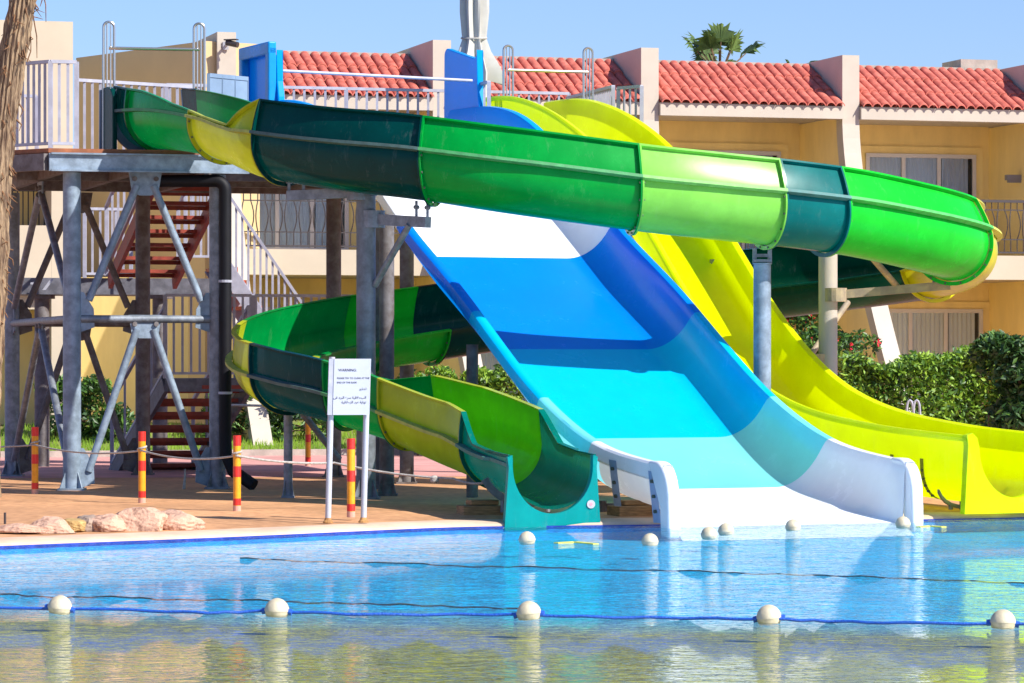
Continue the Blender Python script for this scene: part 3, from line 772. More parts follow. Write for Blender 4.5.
for px in (42, 160):
    p = at(px, 276, 50.3); mb = MB(); mb.tube([(p.x, p.y, 0), (p.x, p.y, 2.48)], .11, 16); mb.tube([(p.x, p.y, 2.44), (p.x, p.y, 2.497)], .19, 16); mb.build('landing_post', M['galv_old'], st, smooth=True)
p = at(36, 276, 49.9); s_ = MB()
for k in range(2):
    x = p.x - .07 + .16*k; s_.add([(x, p.y, 2.56), (x + .05, p.y, 2.56), (x + .17, p.y, 2.72), (x + .12, p.y, 2.72)], [(0, 1, 2, 3)])
s_.add([(p.x - .08, p.y, 2.64), (p.x + .04, p.y, 2.64), (p.x + .06, p.y, 2.67), (p.x - .08, p.y, 2.67)], [(0, 1, 2, 3)])
s_.build('painted_mark', M['signw'], st)

# black drain pipe beside the right front column
x, y = -3.44, 41.52
mb = MB(); pts = [Vector((x - .82, y + .05, 3.70))]
for k in range(7):
    a = R(90 - 15*k); pts.append(Vector((x - .12 + .12*math.cos(a), y, 3.58 + .12*math.sin(a))))
pts += [Vector((x, y, .62)), Vector((x + .01, y - .02, .42)), Vector((x + .10, y - .08, .22)), Vector((x + .36, y - .2, .05))]
mb.tube(pts, .075, 14)
o = mb.build('drain_pipe', M['black_pipe'], smooth=True); tag(o, 'fat black pipe bending down beside the right front column', 'pipe')
mb = MB()
for z in (2.48, 1.14): mb.tube([(x, y, z), (x, y, z + .03)], .084, 14)
mb.build('pipe_clip', M['rail'], o)
o.name = 'drain_pipe'

# folded white parasol on the platform
t = thing('folded_parasol', 'tall white parasol tied shut behind the blue slide panel', 'parasol', tuple(at(474, 100, 47.2).xy) + (PT,))
x, y = t.location.x, t.location.y
mb = MB(); mb.tube([(x, y, PT), (x, y, 7.4)], .03, 10); mb.build('pole', M['rail'], t, smooth=True)
rows = []; n = 40
zt = [(5.30, .27, .13), (5.45, .30, .11), (5.6, .25, .085), (5.75, .19, .05), (5.93, .145, .03), (6.02, .15, .035), (6.3, .165, .05), (6.7, .17, .05), (7.0, .13, .04), (7.35, .05, .01)]
for z, r, a in zt:
    rows.append([(x + (r + a*math.sin(8*th + z*.7) + .4*a*math.sin(3*th + 1.3)) * math.cos(th), y + (r + a*math.sin(8*th + z*.7)) * math.sin(th),
                  z + (.10*math.sin(th*2 + .6) + .22*math.sin(2.1*th)*math.sin(4*th) if z < 5.4 else 0)) for th in [2*math.pi*k/n for k in range(n)]])
mb = MB(); mb.strip(rows, closed=True); 
mb.build('canopy', M['canvas'], t, smooth=True)
mb = MB(); mb.tube([(x + .168*math.cos(2*math.pi*k/20), y + .168*math.sin(2*math.pi*k/20), 5.94 + .02*math.sin(2*math.pi*k/20)) for k in range(21)], .016, 6); mb.build('tie_cord', M['rope'], t, smooth=True)
# ------------------------------------------------------------------ ground, deck, pool
ZW = -.10
EDGE = [(-16, 20.0), (-9.5, 26.0), (-6.6, 28.6), (-4.5, 30.5), (-2.78, 31.9), (-1.5, 33.1), (-.41, 34.0), (1.5, 34.5), (4.1, 35.55), (5.33, 36.05), (8, 37.4), (16, 41.5)]
EDGE = [tuple(p[:2]) for p in catmull([(x, y, 0, 0) for x, y in EDGE], 6)]
def inset(d):
    out = []
    for i, (x, y) in enumerate(EDGE):
        a = EDGE[max(i-1, 0)]; b = EDGE[min(i+1, len(EDGE)-1)]; tx, ty = b[0]-a[0], b[1]-a[1]; l = math.hypot(tx, ty)
        out.append((x - ty/l*d, y + tx/l*d))
    return out
def deck_mat():
    m = mat('sandstone_paving', (.62, .32, .15), .85, var=.20, scale=.7, bump=.25, bscale=40)
    nt = m.node_tree; N = nt.nodes; L = nt.links; b = N['Principled BSDF']
    src = b.inputs['Base Color'].links[0].from_socket
    tc = N.new('ShaderNodeTexCoord'); n = N.new('ShaderNodeTexNoise'); n.inputs['Scale'].default_value = 9; n.inputs['Detail'].default_value = 8
    L.new(tc.outputs['Object'], n.inputs['Vector'])
    r = N.new('ShaderNodeValToRGB'); r.color_ramp.elements[0].position = .3; r.color_ramp.elements[0].color = (.72, .68, .64, 1)
    r.color_ramp.elements[1].position = .62; r.color_ramp.elements[1].color = (1.06, 1.06, 1.06, 1)
    L.new(n.outputs['Fac'], r.inputs[0])
    mx = N.new('ShaderNodeMix'); mx.data_type = 'RGBA'; mx.blend_type = 'MULTIPLY'; mx.inputs[0].default_value = 1
    L.new(src, mx.inputs[6]); L.new(r.outputs[0], mx.inputs[7]); L.new(mx.outputs[2], b.inputs['Base Color'])
    return m
DM = deck_mat()
COP = mat('pale_coping', (.66, .47, .33), .8, var=.18, scale=2, bump=.2)
mb = MB()
r0, r1, r2 = inset(.42), inset(2.6), inset(5)
far = [(x * 1.9 + 1.0, 46.2 + .2 * x) for x, y in EDGE]
mb.strip([[(x, y, -.04) for x, y in r0], [(x, y, 0) for x, y in r1], [(x, y, 0) for x, y in far]])
tag(mb.build('pool_deck', DM, smooth=True), kind='structure')
mb = MB(); rows = []
for d, z in ((0, -.30), (0, -.088), (.012, -.066), (.05, -.050), (.20, -.040), (.42, -.0395)): rows.append([(x, y, z) for x, y in inset(d)])
mb.strip(rows); tag(mb.build('pool_coping', COP, smooth=True), kind='structure')
mb = MB(); mb.strip([[(x, y, ZW - .022) for x, y in inset(-.012)], [(x, y, -.088) for x, y in inset(-.012)]])
tag(mb.build('waterline_tiles', mat('cobalt_tile', (.012, .05, .36), .25, var=.3, scale=6)), kind='structure')
mb = MB(); mb.strip([[(x, y, ZW - .4) for x, y in inset(-.011)], [(x, y, ZW - .018) for x, y in inset(-.011)]])
tag(mb.build('pool_wall', mat('pool_wall_paint', (.02, .46, .86), .6, var=.2, scale=3)), kind='structure')
mb = MB(); nn = len(EDGE)
bx = [(x * 1.9 + 1.0, 46.2 + .2*x) for x, y in EDGE]
mb.strip([[(x, y, .002) for x, y in bx], [(x * 1.05, y + 13, .002) for x, y in bx]])
tag(mb.build('pink_path', mat('pink_paving', (.62, .30, .27), .85, var=.2, scale=1.2, bump=.2), smooth=True), kind='structure')
# one wide ground sheet with a hole left for the pool
mb = MB()
hole = [(x, y) for x, y in inset(.8)]
hole = [(-30, 8)] + [(-30, 10.5)] + hole[3:-3] + [(30, 48.9 - .01)] + [(30, 8)]
hole = [(-16.5, 9)] + hole[2:-2] + [(16.4, 9)]
bm = bmesh.new()
ov = [bm.verts.new((x, y, -.045)) for x, y in ((-900, -300), (900, -300), (900, 1600), (-900, 1600))]
hv = [bm.verts.new((x, y, -.045)) for x, y in hole]
ed = [bm.edges.new((a, b)) for L_ in (ov, hv) for a, b in zip(L_, L_[1:] + L_[:1])]
bmesh.ops.triangle_fill(bm, use_beauty=True, edges=ed)
me = bpy.data.meshes.new('ground'); bmesh.ops.recalc_face_normals(bm, faces=bm.faces); bm.to_mesh(me); bm.free()
me.materials.append(mat('sandy_ground', (.50, .36, .22), .95, var=.25, scale=.3, bump=.3)); g = bpy.data.objects.new('ground', me); col.objects.link(g); tag(g, kind='structure')

# floats measured first: they tell where the shallow part starts
NEARF = [(60, 612), (277, 615), (529, 618), (769, 622), (1003, 627)]
NP = [ground(px, py, ZW) for px, py in NEARF]
d0 = (NP[-1] - NP[0]).normalized()
NPE = [NP[0] - d0 * 6] + NP + [NP[-1] + d0 * 6]

def pool_floor_mat():
    m = bpy.data.materials.new('pool_floor'); m.use_nodes = True
    nt = m.node_tree; N = nt.nodes; L = nt.links; b = N['Principled BSDF']; b.inputs['Roughness'].default_value = .7
    tc = N.new('ShaderNodeTexCoord'); sp = N.new('ShaderNodeSeparateXYZ'); L.new(tc.outputs['Object'], sp.inputs[0])
    # distance past the float line
    n_ = Vector((-d0.y, d0.x, 0)); k = NP[2].dot(n_)
    dt = N.new('ShaderNodeVectorMath'); dt.operation = 'DOT_PRODUCT'; dt.inputs[1].default_value = n_; L.new(tc.outputs['Object'], dt.inputs[0])
    ns = N.new('ShaderNodeTexNoise'); ns.inputs['Scale'].default_value = .8; ns.inputs['Detail'].default_value = 4; L.new(tc.outputs['Object'], ns.inputs[0])
    ad = N.new('ShaderNodeMath'); ad.operation = 'MULTIPLY_ADD'; ad.inputs[1].default_value = 1.2; L.new(ns.outputs['Fac'], ad.inputs[0]); L.new(dt.outputs['Value'], ad.inputs[2])
    mr = N.new('ShaderNodeMapRange'); mr.inputs['From Min'].default_value = k + FLOORSHIFT - .5; mr.inputs['From Max'].default_value = k + FLOORSHIFT + 1.2
    L.new(ad.outputs[0], mr.inputs['Value'])
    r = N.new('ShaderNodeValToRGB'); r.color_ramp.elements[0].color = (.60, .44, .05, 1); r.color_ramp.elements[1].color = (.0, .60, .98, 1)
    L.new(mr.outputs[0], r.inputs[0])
    # caustic light imitated by mottling in the floor colour
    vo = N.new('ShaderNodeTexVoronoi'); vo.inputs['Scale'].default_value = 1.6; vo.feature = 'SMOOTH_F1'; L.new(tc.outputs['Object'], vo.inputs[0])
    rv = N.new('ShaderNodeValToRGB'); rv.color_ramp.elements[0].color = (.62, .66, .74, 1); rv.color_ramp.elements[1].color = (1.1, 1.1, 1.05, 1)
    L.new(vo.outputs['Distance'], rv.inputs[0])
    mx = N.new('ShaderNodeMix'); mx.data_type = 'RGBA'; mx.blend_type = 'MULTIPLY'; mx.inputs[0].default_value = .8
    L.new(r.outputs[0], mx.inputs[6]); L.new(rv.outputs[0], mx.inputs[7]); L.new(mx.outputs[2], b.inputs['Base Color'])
    return m
DEPTH = .13
FLOORSHIFT = 1.5
near_y = 9.2
def poly_fill(pts, z, name, m):
    bm = bmesh.new(); vs = [bm.verts.new((x, y, z)) for x, y in pts]; bm.faces.new(vs); bmesh.ops.triangulate(bm, faces=bm.faces)
    me = bpy.data.meshes.new(name); bmesh.ops.recalc_face_normals(bm, faces=bm.faces); bm.to_mesh(me); bm.free(); me.materials.append(m)
    o = bpy.data.objects.new(name, me); col.objects.link(o); tag(o, kind='structure'); return o
pool_pts = [(-16, near_y)] + [p for p in inset(-.006)] + [(16, near_y)]
fl = [(-18, near_y - 1)] + [p for p in inset(.10)] + [(18, near_y - 1)]
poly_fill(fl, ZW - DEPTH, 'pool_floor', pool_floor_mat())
def water_mat():
    m = bpy.data.materials.new('pool_water'); m.use_nodes = True
    nt = m.node_tree; N = nt.nodes; L = nt.links; N.remove(N['Principled BSDF'])
    tc = N.new('ShaderNodeTexCoord')
    hs = []
    for sc_, st, a in ((1.0, (.8, 2.0, 1), .75), (3.8, (.9, 1.8, 1), .62), (12, (.9, 1.5, 1), .32)):
        mp = N.new('ShaderNodeMapping'); mp.inputs['Scale'].default_value = st; mp.inputs['Rotation'].default_value = (0, 0, R(12 * sc_))
        n = N.new('ShaderNodeTexNoise'); n.inputs['Scale'].default_value = sc_; n.inputs['Detail'].default_value = 2; n.inputs['Distortion'].default_value = .6
        L.new(tc.outputs['Object'], mp.inputs[0]); L.new(mp.outputs[0], n.inputs['Vector'])
        mu = N.new('ShaderNodeMath'); mu.operation = 'MULTIPLY'; mu.inputs[1].default_value = a; L.new(n.outputs['Fac'], mu.inputs[0]); hs.append(mu)
    s1 = N.new('ShaderNodeMath'); L.new(hs[0].outputs[0], s1.inputs[0]); L.new(hs[1].outputs[0], s1.inputs[1])
    s2 = N.new('ShaderNodeMath'); L.new(s1.outputs[0], s2.inputs[0]); L.new(hs[2].outputs[0], s2.inputs[1])
    bp = N.new('ShaderNodeBump'); bp.inputs['Strength'].default_value = 1; bp.inputs['Distance'].default_value = WAVE
    L.new(s2.outputs[0], bp.inputs['Height'])
    fr = N.new('ShaderNodeFresnel'); fr.inputs['IOR'].default_value = 1.33; L.new(bp.outputs[0], fr.inputs['Normal'])
    tr = N.new('ShaderNodeBsdfTransparent'); tr.inputs['Color'].default_value = (.80, .94, .97, 1)
    gl = N.new('ShaderNodeBsdfGlossy'); gl.inputs['Roughness'].default_value = .015; L.new(bp.outputs[0], gl.inputs['Normal'])
    mu = N.new('ShaderNodeMath'); mu.operation = 'MULTIPLY'; mu.inputs[1].default_value = .74; L.new(fr.outputs[0], mu.inputs[0])
    mx = N.new('ShaderNodeMixShader'); L.new(mu.outputs[0], mx.inputs[0]); L.new(tr.outputs[0], mx.inputs[1]); L.new(gl.outputs[0], mx.inputs[2])
    L.new(mx.outputs[0], N['Material Output'].inputs['Surface']); return m
WAVE = .25
poly_fill(pool_pts, ZW, 'pool_water', water_mat())
mb = MB(); mb.box((0, 8.8, -.3), (32.4, .5, .5)); tag(mb.build('near_pool_wall', COP), kind='structure')

# ------------------------------------------------------------------ things in and around the water
proto = None
FARF = [(527, 543), (650, 545), (709, 538), (726, 534), (793, 530), (903, 527)]
FLAB = ['cream ball float at the far left end of the blue lane rope', 'cream ball float second from the left on the blue lane rope', 'cream ball float in the middle of the blue lane rope',
        'cream ball float second from the right on the blue lane rope', 'cream ball float at the right end of the blue lane rope',
        'cream ball float in front of the teal flume exit', 'cream ball float left of the blue slide end post', 'left one of the close pair of cream floats below the blue slide',
        'right one of the close pair of cream floats below the blue slide', 'lone cream float in front of the middle of the blue slide end', 'cream float touching the right end post of the blue slide']
for i, (px, py) in enumerate(NEARF + FARF):
    p = ground(px, py, ZW)
    if proto is None:
        mb = MB(); n = 12
        prof = [(.079 * math.sin(math.pi*k/n), -.079 * math.cos(math.pi*k/n)) for k in range(n + 1)]
        prof[-1] = (.012, .079); prof = [(.05, -.042), (.066, -.040)] + [q for q in prof if q[1] > -.035]
        k_ = [i for i, q in enumerate(prof) if q[1] > .001][0]; prof.insert(k_, (.0815, .004)); prof.insert(k_, (.0815, -.004))
        mb.lathe((0, 0, 0), prof, 24); proto = mb.build('ball_float', M['float'], smooth=True); o = proto
        mb = MB(); mb.tube([(-.10, 0, -.01), (-.07, 0, -.005)], .02, 8); mb.tube([(.07, 0, -.005), (.10, 0, -.01)], .02, 8); mb.build('rope_collar', M['rope_blue'], o)
    elif i < 5: o = copy_tree(proto)
    else: o = proto.copy(); col.objects.link(o)
    o.location = (p.x, p.y, ZW + .030); o.rotation_euler = (.1*math.sin(i*3), .1*math.cos(i*5), i)
    if i < 5: o.rotation_euler.z = math.atan2(d0.y, d0.x)
    if i >= 5: o.scale = (.95, .95, .95)
    tag(o, FLAB[i], 'float', 'cream ball floats')
def water_rope(name, label, pts, r, m, sag=.01, amp=.02, sub=14):
    P = catmull([(p[0], p[1], p[2], 0) for p in pts], sub); Q = []
    for i, p in enumerate(P): Q.append((p[0] + amp*.4*math.sin(i*.9), p[1] + amp*math.sin(i*.53), p[2] - sag*abs(math.sin(i*math.pi/sub)) + .004*math.sin(i*1.7)))
    mb = MB(); mb.tube(Q, r, 8); return tag(mb.build(name, m, smooth=True), label, 'rope')
water_rope('lane_rope', 'blue lane rope strung through the near row of cream floats', [(p.x, p.y, ZW + .022) for p in NPE], .010, M['rope_blue'], amp=.03)
water_rope('sunken_rope', 'thin dark rope lying on the water from the left edge, just beyond the blue rope', [tuple(ground(px, py, ZW + .002)) for px, py in ((-60, 592), (0, 594), (120, 597), (260, 600), (400, 604), (530, 608))], .0055, M['rope_dark'], sag=.010, amp=.04)
water_rope('sunken_rope', 'thin dark rope lying on the water nearer the slides', [tuple(ground(px, py, ZW + .002)) for px, py in ((240, 558), (400, 563), (540, 567), (700, 571), (860, 576), (1040, 583))], .0055, M['rope_dark'], sag=.010, amp=.04)
for lab, P_ in (('short yellow strip floating by the teal flume exit', ((556, 543), (575, 542), (596, 544))), ('small yellow strip floating at the right corner of the blue slide', ((918, 527), (930, 526), (944, 527)))):
    mb = MB(); q = [ground(a, b, ZW + .004) for a, b in P_]
    for a, b in zip(q, q[1:]): mb.bar(a, b, .06, .010)
    tag(mb.build('floating_strip', mat('yellow_foam', (.78, .74, .10), .5, var=.2)), lab, 'foam strip')

# boulders on the deck edge
RK = [(14, 534, .55, .22, .14, 'rock', 'low pink boulder at the far left edge of the row'), (47, 533, .50, .32, .25, 'rock', 'rounded pink boulder with an ochre one on its right'), (72, 532, .26, .24, .20, 'rock_y', 'small ochre stone wedged in the boulder row'),
      (86, 531, .30, .3, .26, 'rock_d', 'dark streaked stone in the middle of the boulder row'), (106, 531, .38, .34, .27, 'rock', 'split pink boulder beside the dark streaked stone'), (140, 530, .54, .4, .36, 'rock', 'largest pink boulder with a peaked top'),
      (172, 529, .54, .36, .30, 'rock', 'long pink boulder closing the row on the right')]
for i, (px, py, sx, sy, sz, m_, lab) in enumerate(RK):
    p = ground(px, py, -.03); bm = bmesh.new(); bmesh.ops.create_icosphere(bm, subdivisions=4, radius=1)
    rnd = np.random.RandomState(i + 3); pl_ = [(Vector(rnd.normal(size=3)).normalized(), rnd.uniform(.62, .9)) for _ in range(16)]
    for v in bm.verts:
        c = v.co.normalized(); k = 1.0
        for n_, d in pl_:
            dd = c.dot(n_)
            if dd > .05: k = min(k, d / dd)
        k *= 1 + .035*math.sin(9*c.x + i) * math.cos(8*c.y) + .02*math.sin(23*c.z + 11*c.x)
        v.co = Vector((c.x*k*sx*.58, c.y*k*sy*.6, max(c.z*k, -.25)*sz*.50))
    me = bpy.data.meshes.new('boulder'); bm.to_mesh(me); bm.free(); me.materials.append(M[m_]); o = bpy.data.objects.new('boulder', me); col.objects.link(o)
    me.polygons.foreach_set('use_smooth', [True]*len(me.polygons)); me.set_sharp_from_angle(angle=R(12))
    o.location = (p.x, p.y + .1, p.z + .03); o.rotation_euler.z = rnd.uniform(-.3, .3); tag(o, lab, 'boulder', 'boulders on the pool edge')
mb = MB(); q = ground(5, 523); mb.tube([(q.x, q.y, -.02), (q.x, q.y, .10)], .012, 8); tag(mb.build('metal_peg', M['iron']), 'short dark peg standing in the deck behind the boulders', 'peg')
mb = MB(); q = ground(184, 489); mb.tube([(q.x, q.y, 0), (q.x + .01, q.y, .12), (q.x + .015, q.y, .24)], [.02, .014, .008], 8); tag(mb.build('metal_peg', M['rope']), 'pale peg sticking up from the shaded deck under the platform', 'peg')

# striped bollards and their rope
bol = None
BL = [(35, 494, 'red and amber striped bollard nearest the palm trunk'), (142, 503, 'striped bollard in front of the middle of the platform'), (237, 511, 'striped bollard in front of the black pipe'),
      (351, 517, 'striped bollard between the legs of the warning sign'), (308, 466, 'striped bollard far back by the lawn under the flume')]
tops = []
for i, (px, py, lab) in enumerate(BL):
    p = ground(px, py)
    if bol is None:
        bol = thing('striped_bollard', lab, 'bollard', (0, 0, 0), 'striped bollards')
        mb = MB(); mb.tube([(0, 0, 0), (0, 0, .77)], .040, 16); mb.build('post', M['amber'], bol, smooth=True)
        for z0, z1 in ((.06, .13), (.35, .46), (.67, .775)):
            mb = MB(); mb.tube([(0, 0, z0), (0, 0, z1)], .0415, 16); mb.build('red_band', M['red'], bol, smooth=True)
        mb = MB(); mb.tube([(0, 0, -.002), (0, 0, .055)], .0412, 16); mb.build('worn_foot', mat('worn_pink', (.6, .33, .25), .8), bol)
        mb = MB(); mb.tube([(.03, 0, .56), (.06, -.01, .57), (.06, .01, .60), (.03, 0, .61)], .007, 6); mb.build('rope_eye', M['galv'], bol); o = bol
    else: o = copy_tree(bol)
    o.location = p; o.rotation_euler.z = i * .7; tag(o, lab, 'bollard', 'striped bollards'); tops.append(Vector((p.x, p.y, .57)))
def hang(pts, sag, n=16):
    out = []
    for a, b in zip(pts, pts[1:]):
        for k in range(n): t = k / n; q = a + (b - a)*t; q.z -= sag*4*t*(1-t); out.append(q)
    return out + [pts[-1]]
fr = Vector((0, -.05, 0))
mb = MB(); P_ = hang([Vector((-7.2, 41.5, .62)), tops[0] + fr, tops[1] + fr, tops[2] + fr], .06)
mb.tube(P_, .010, 8)
for tpt in tops[:3]: mb.tube([tpt + Vector((.047*math.cos(a*.6), .047*math.sin(a*.6), -.02 + .006*a)) for a in range(12)], .011, 6)
tag(mb.build('barrier_rope', M['rope'], smooth=True), 'pale rope slung between the striped bollards', 'rope')
mb = MB(); e1 = Vector((-.60, 35.6, .33)); P_ = hang([tops[2] + fr, Vector((-1.85, 36.0, .48)), e1, Vector((-.25, 35.4, .30))], .03); mb.tube(P_, .012, 8); mb.lathe((-.80, 35.66, .32), [(.02, -.04), (.045, -.02), (.045, .02), (.02, .04)], 10)
tag(mb.build('barrier_rope', M['rope'], smooth=True), 'slack pale rope running behind the sign to the teal flume exit', 'rope')
mb = MB(); a = at(232, 405, 43.6); b = at(272, 406, 44.3); mb.tube([a, b], .016, 8); tag(mb.build('white_tube', M['rail']), 'short pale tube level behind the lower spiral beside the black pipe', 'tube')

# warning sign
p0_, p1_ = ground(328, 523, -.03), ground(363, 521, -.03); p1_.y = p0_.y + .09; p1_.x = (363.5 - 512)/F*p1_.y
sign = thing('warning_sign', 'white bilingual warning board on two thin pale legs at the water edge', 'sign', tuple((p0_ + p1_)/2))
for p, top in ((p0_, 1.58), (p1_, 1.5)):
    mb = MB(); e = Vector((p.x + .04, p.y, top)); mb.tube([p, e], .029, 12); mb.build('leg', M['white'], sign, smooth=True)
    mb = MB(); mb.lathe((p.x, p.y, p.z), [(.05, 0), (.05, .012), (.035, .03), (.03, .05)], 12); mb.build('foot', mat('rusty_foot_%d' % int(top*100), (.5, .25, .08), .8, var=.4, scale=20), sign)
ax = (p1_ - p0_); ax.z = 0; ax.normalize(); nrm = Vector((ax.y, -ax.x, 0))
c = (p0_ + p1_)/2 + Vector((.046, 0, 0)) + nrm*.045; c.z = 1.29
tl = R(-1.2); axx = ax*math.cos(tl) + Vector((0, 0, 1))*math.sin(tl)*0; upv = (Vector((0, 0, 1)) + ax*.03).normalized()
def sp(u, v, d=0): return c + ax*u + upv*v + nrm*d
mb = MB(); W2, H2 = .182, .272
mb.prism([sp(-W2, -H2), sp(W2, -H2), sp(W2, H2), sp(-W2, H2)], nrm*.02); bd = mb.build('board', M['signw'], sign)
mb = MB(); mb.prism([sp(-W2 - .05, -H2, -.006), sp(-W2 - .002, -H2, -.006), sp(-W2 - .002, H2, -.006), sp(-W2 - .05, H2, -.006)], nrm*.02); mb.build('side_channel', M['rail'], sign)
def lettering(txt, u, v, size, align='LEFT'):
    cu = bpy.data.curves.new('lettering', 'FONT'); cu.body = txt; cu.size = size; cu.align_x = align; cu.offset = .0003
    o = bpy.data.objects.new('lettering', cu); col.objects.link(o); bpy.context.view_layer.update()
    me = bpy.data.meshes.new_from_object(o.evaluated_get(bpy.context.evaluated_depsgraph_get()))
    bpy.data.objects.remove(o)
    off = OFF[bd.name]
    for vtx in me.vertices: vtx.co = sp(u + vtx.co.x, v + vtx.co.y, .0225) - off
    me.materials.clear(); me.materials.append(M['ink'])
    o = bpy.data.objects.new('lettering', me); col.objects.link(o); o.parent = bd; OFF[o.name] = off
lettering('WARNING:', -.140, .150, .036)
lettering('PLEASE TRY TO CLEAR AT THE', -.150, .076, .0232); lettering('END OF THE SLIDE', -.150, .034, .0232)
lettering('\ufeae\ufef3\ufeac\ufea4\ufe97', .145, -.030, .034, 'RIGHT')
lettering('\ufef0\ufed3 \ufea9\ufeae\ufe92\ufedf\ufe8d \ufec9\ufeae\ufeb3 \ufe94\ufef4\ufed7\ufefc\ufea4\ufe90\ufedf\ufe8d', .145, -.115, .034, 'RIGHT')
lettering('\ufe94\ufef4\ufed7\ufefc\ufea4\ufeb0\ufedf\ufe8d \ufea9\ufeae\ufecb \ufe94\ufef3\ufe8e\ufeec\ufee7', .145, -.160, .034, 'RIGHT')

# ------------------------------------------------------------------ hotel block behind
HU = Vector((math.cos(R(16)), math.sin(R(16)), 0)); HV = Vector((-math.sin(R(16)), math.cos(R(16)), 0)); HO = Vector((6.17, 63, 0))
def Hp(u, v, z): return HO + HU*u + HV*v + Vector((0, 0, z))
hotel = thing('hotel_building', 'yellow two storey hotel wing with red tiled roofs and curved buttresses', 'building', tuple(Hp(0, 3, 0)))
def hbox(mb, u0, u1, v0, v1, z0, z1, mi=0):
    P = [Hp(u, v, z) for z in (z0, z1) for u, v in ((u0, v0), (u1, v0), (u1, v1), (u0, v1))]
    mb.add(P, [(0,3,2,1),(4,5,6,7),(0,1,5,4),(1,2,6,5),(2,3,7,6),(3,0,4,7)], mi)
SP = 3.85; REC = 2.2
us = [SP*k for k in (-3, -2, -1, 0, 1)]
mb = MB(); hbox(mb, us[0] - .2, us[-1] + .2, REC, REC + 8, 0, 6.9); mb.build('wall', M['yellow_wall'], hotel)
for k, u in enumerate(us):
    zt = 7.22 - .04*k
    prof = [(1.75, zt), (0, zt), (0, 5.9)]; n = 22
    low = [(1.75, 0)]
    fr_ = [(-3.2*((5.85 - z)/5.85)**1.5, z) for z in [5.85 - 5.85*i/n for i in range(n + 1)]]
    hw = .165
    mb = MB()                                          # pale front edge following the curve
    fe = [(0, zt)] + [(0, 5.9)] + fr_
    rows = [[Hp(u + s*hw, v, z) for s in (-1, 1)] + [Hp(u + hw, v + .3, z), Hp(u - hw, v + .3, z)] for v, z in fe]
    mb.strip(rows, closed=True, caps=True)
    hbox(mb, u - hw, u + hw, .302, 3.2, 5.98, zt)
    mb.build('buttress', M['ivory'], hotel)
    mb = MB(); pts = [(v + .302, z) for v, z in fr_] + [(REC - .003, 0), (REC - .003, 5.977), (.302, 5.977)]
    mb.prism([Hp(u - hw*.96, v, z) for v, z in pts], HU*(2*hw*.96)); mb.build('divider_wall', M['yellow_wall'], hotel)
def curtain(mb, u0, u1, v, z0, z1, pl=.09):
    n = int((u1 - u0)/pl*4); rows = []
    for i in range(n + 1):
        u = u0 + (u1 - u0)*i/n; d = .015*math.sin(i*math.pi/2 + .4*math.sin(i*.7)); rows.append([Hp(u, v + d, z0), Hp(u, v + d, z1)])
    mb.strip(rows)
def window(u0, u1, z0, z1, panes, gapc=()):
    v = REC - .004
    mb = MB(); t_ = .075
    hbox(mb, u0, u1, v - .07, v - .001, z1 - t_, z1); hbox(mb, u0, u1, v - .07, v - .001, z0, z0 + t_)
    for k in range(panes + 1):
        u = u0 + (u1 - u0 - t_)*k/panes; hbox(mb, u, u + t_, v - .072, v - .0012, z0 + .001, z1 - .001)
    w_ = mb.build('window', M['frame'], hotel)
    mb = MB(); mb.add([Hp(u0, v - .055, z0), Hp(u1, v - .055, z0), Hp(u1, v - .055, z1), Hp(u0, v - .055, z1)], [(0, 1, 2, 3)]); mb.build('pane', M['glass'], w_)
    mb = MB(); hbox(mb, u0 + .02, u1 - .02, REC - .0035, REC - .001, z0 + .02, z1 - .02); mb.build('dark_interior', mat('room_dark_%d' % len(bpy.data.materials), (.03, .03, .035), .8), w_)  # dark sheet on the wall stands in for the unlit room
    mb = MB()
    for k in range(panes):
        a = u0 + (u1 - u0)*k/panes + .06; b = u0 + (u1 - u0)*(k + 1)/panes - .02
        if k == panes - 1: b -= .14
        curtain(mb, a, b, v - .028, z0 + .06, z1 - .05)
    # curtains hang 1 cm behind the glass
    mb.build('curtain', M['curtain'], w_)
    mb = MB(); hbox(mb, u0 - .16, u1 + .16, v - .035, v - .002, z1 + .001, z1 + .14); hbox(mb, u1 + .002, u1 + .16, v - .034, v - .0021, z0, z1 + .002); hbox(mb, u0 - .16, u0 - .002, v - .034, v - .0021, z0, z1 + .002)
    mb.build('surround', M['yellow_wall'], w_)
def iron_rail(u0, u1, v, z0, z1):
    mb = MB(); mb.bar(Hp(u0, v, z1), Hp(u1, v, z1), .05, .05); mb.bar(Hp(u0, v, z0 + .06), Hp(u1, v, z0 + .06), .03, .03); mb.bar(Hp(u0, v, z1 - .16), Hp(u1, v, z1 - .16), .02, .02); mb.bar(Hp(u0, v, z0 + .3), Hp(u1, v, z0 + .3), .02, .02)
    n = int((u1 - u0)/.125)
    for k in range(n + 1):
        u = u0 + (u1 - u0)*k/n; sgn = 1 if k % 2 else -1
        pts = [Hp(u, v, z0 + .06), Hp(u, v, z0 + .3)] + [Hp(u + sgn*.045*math.sin(math.pi*t/6), v - .05*math.sin(math.pi*t/6), z0 + .3 + (z1 - z0 - .46)*t/6) for t in range(1, 6)] + [Hp(u, v, z1 - .16), Hp(u, v, z1)]
        mb.tube(pts, .011, 5)
    return mb.build('balcony_railing', M['iron'], hotel)
tile_rows = 3; NT = 19
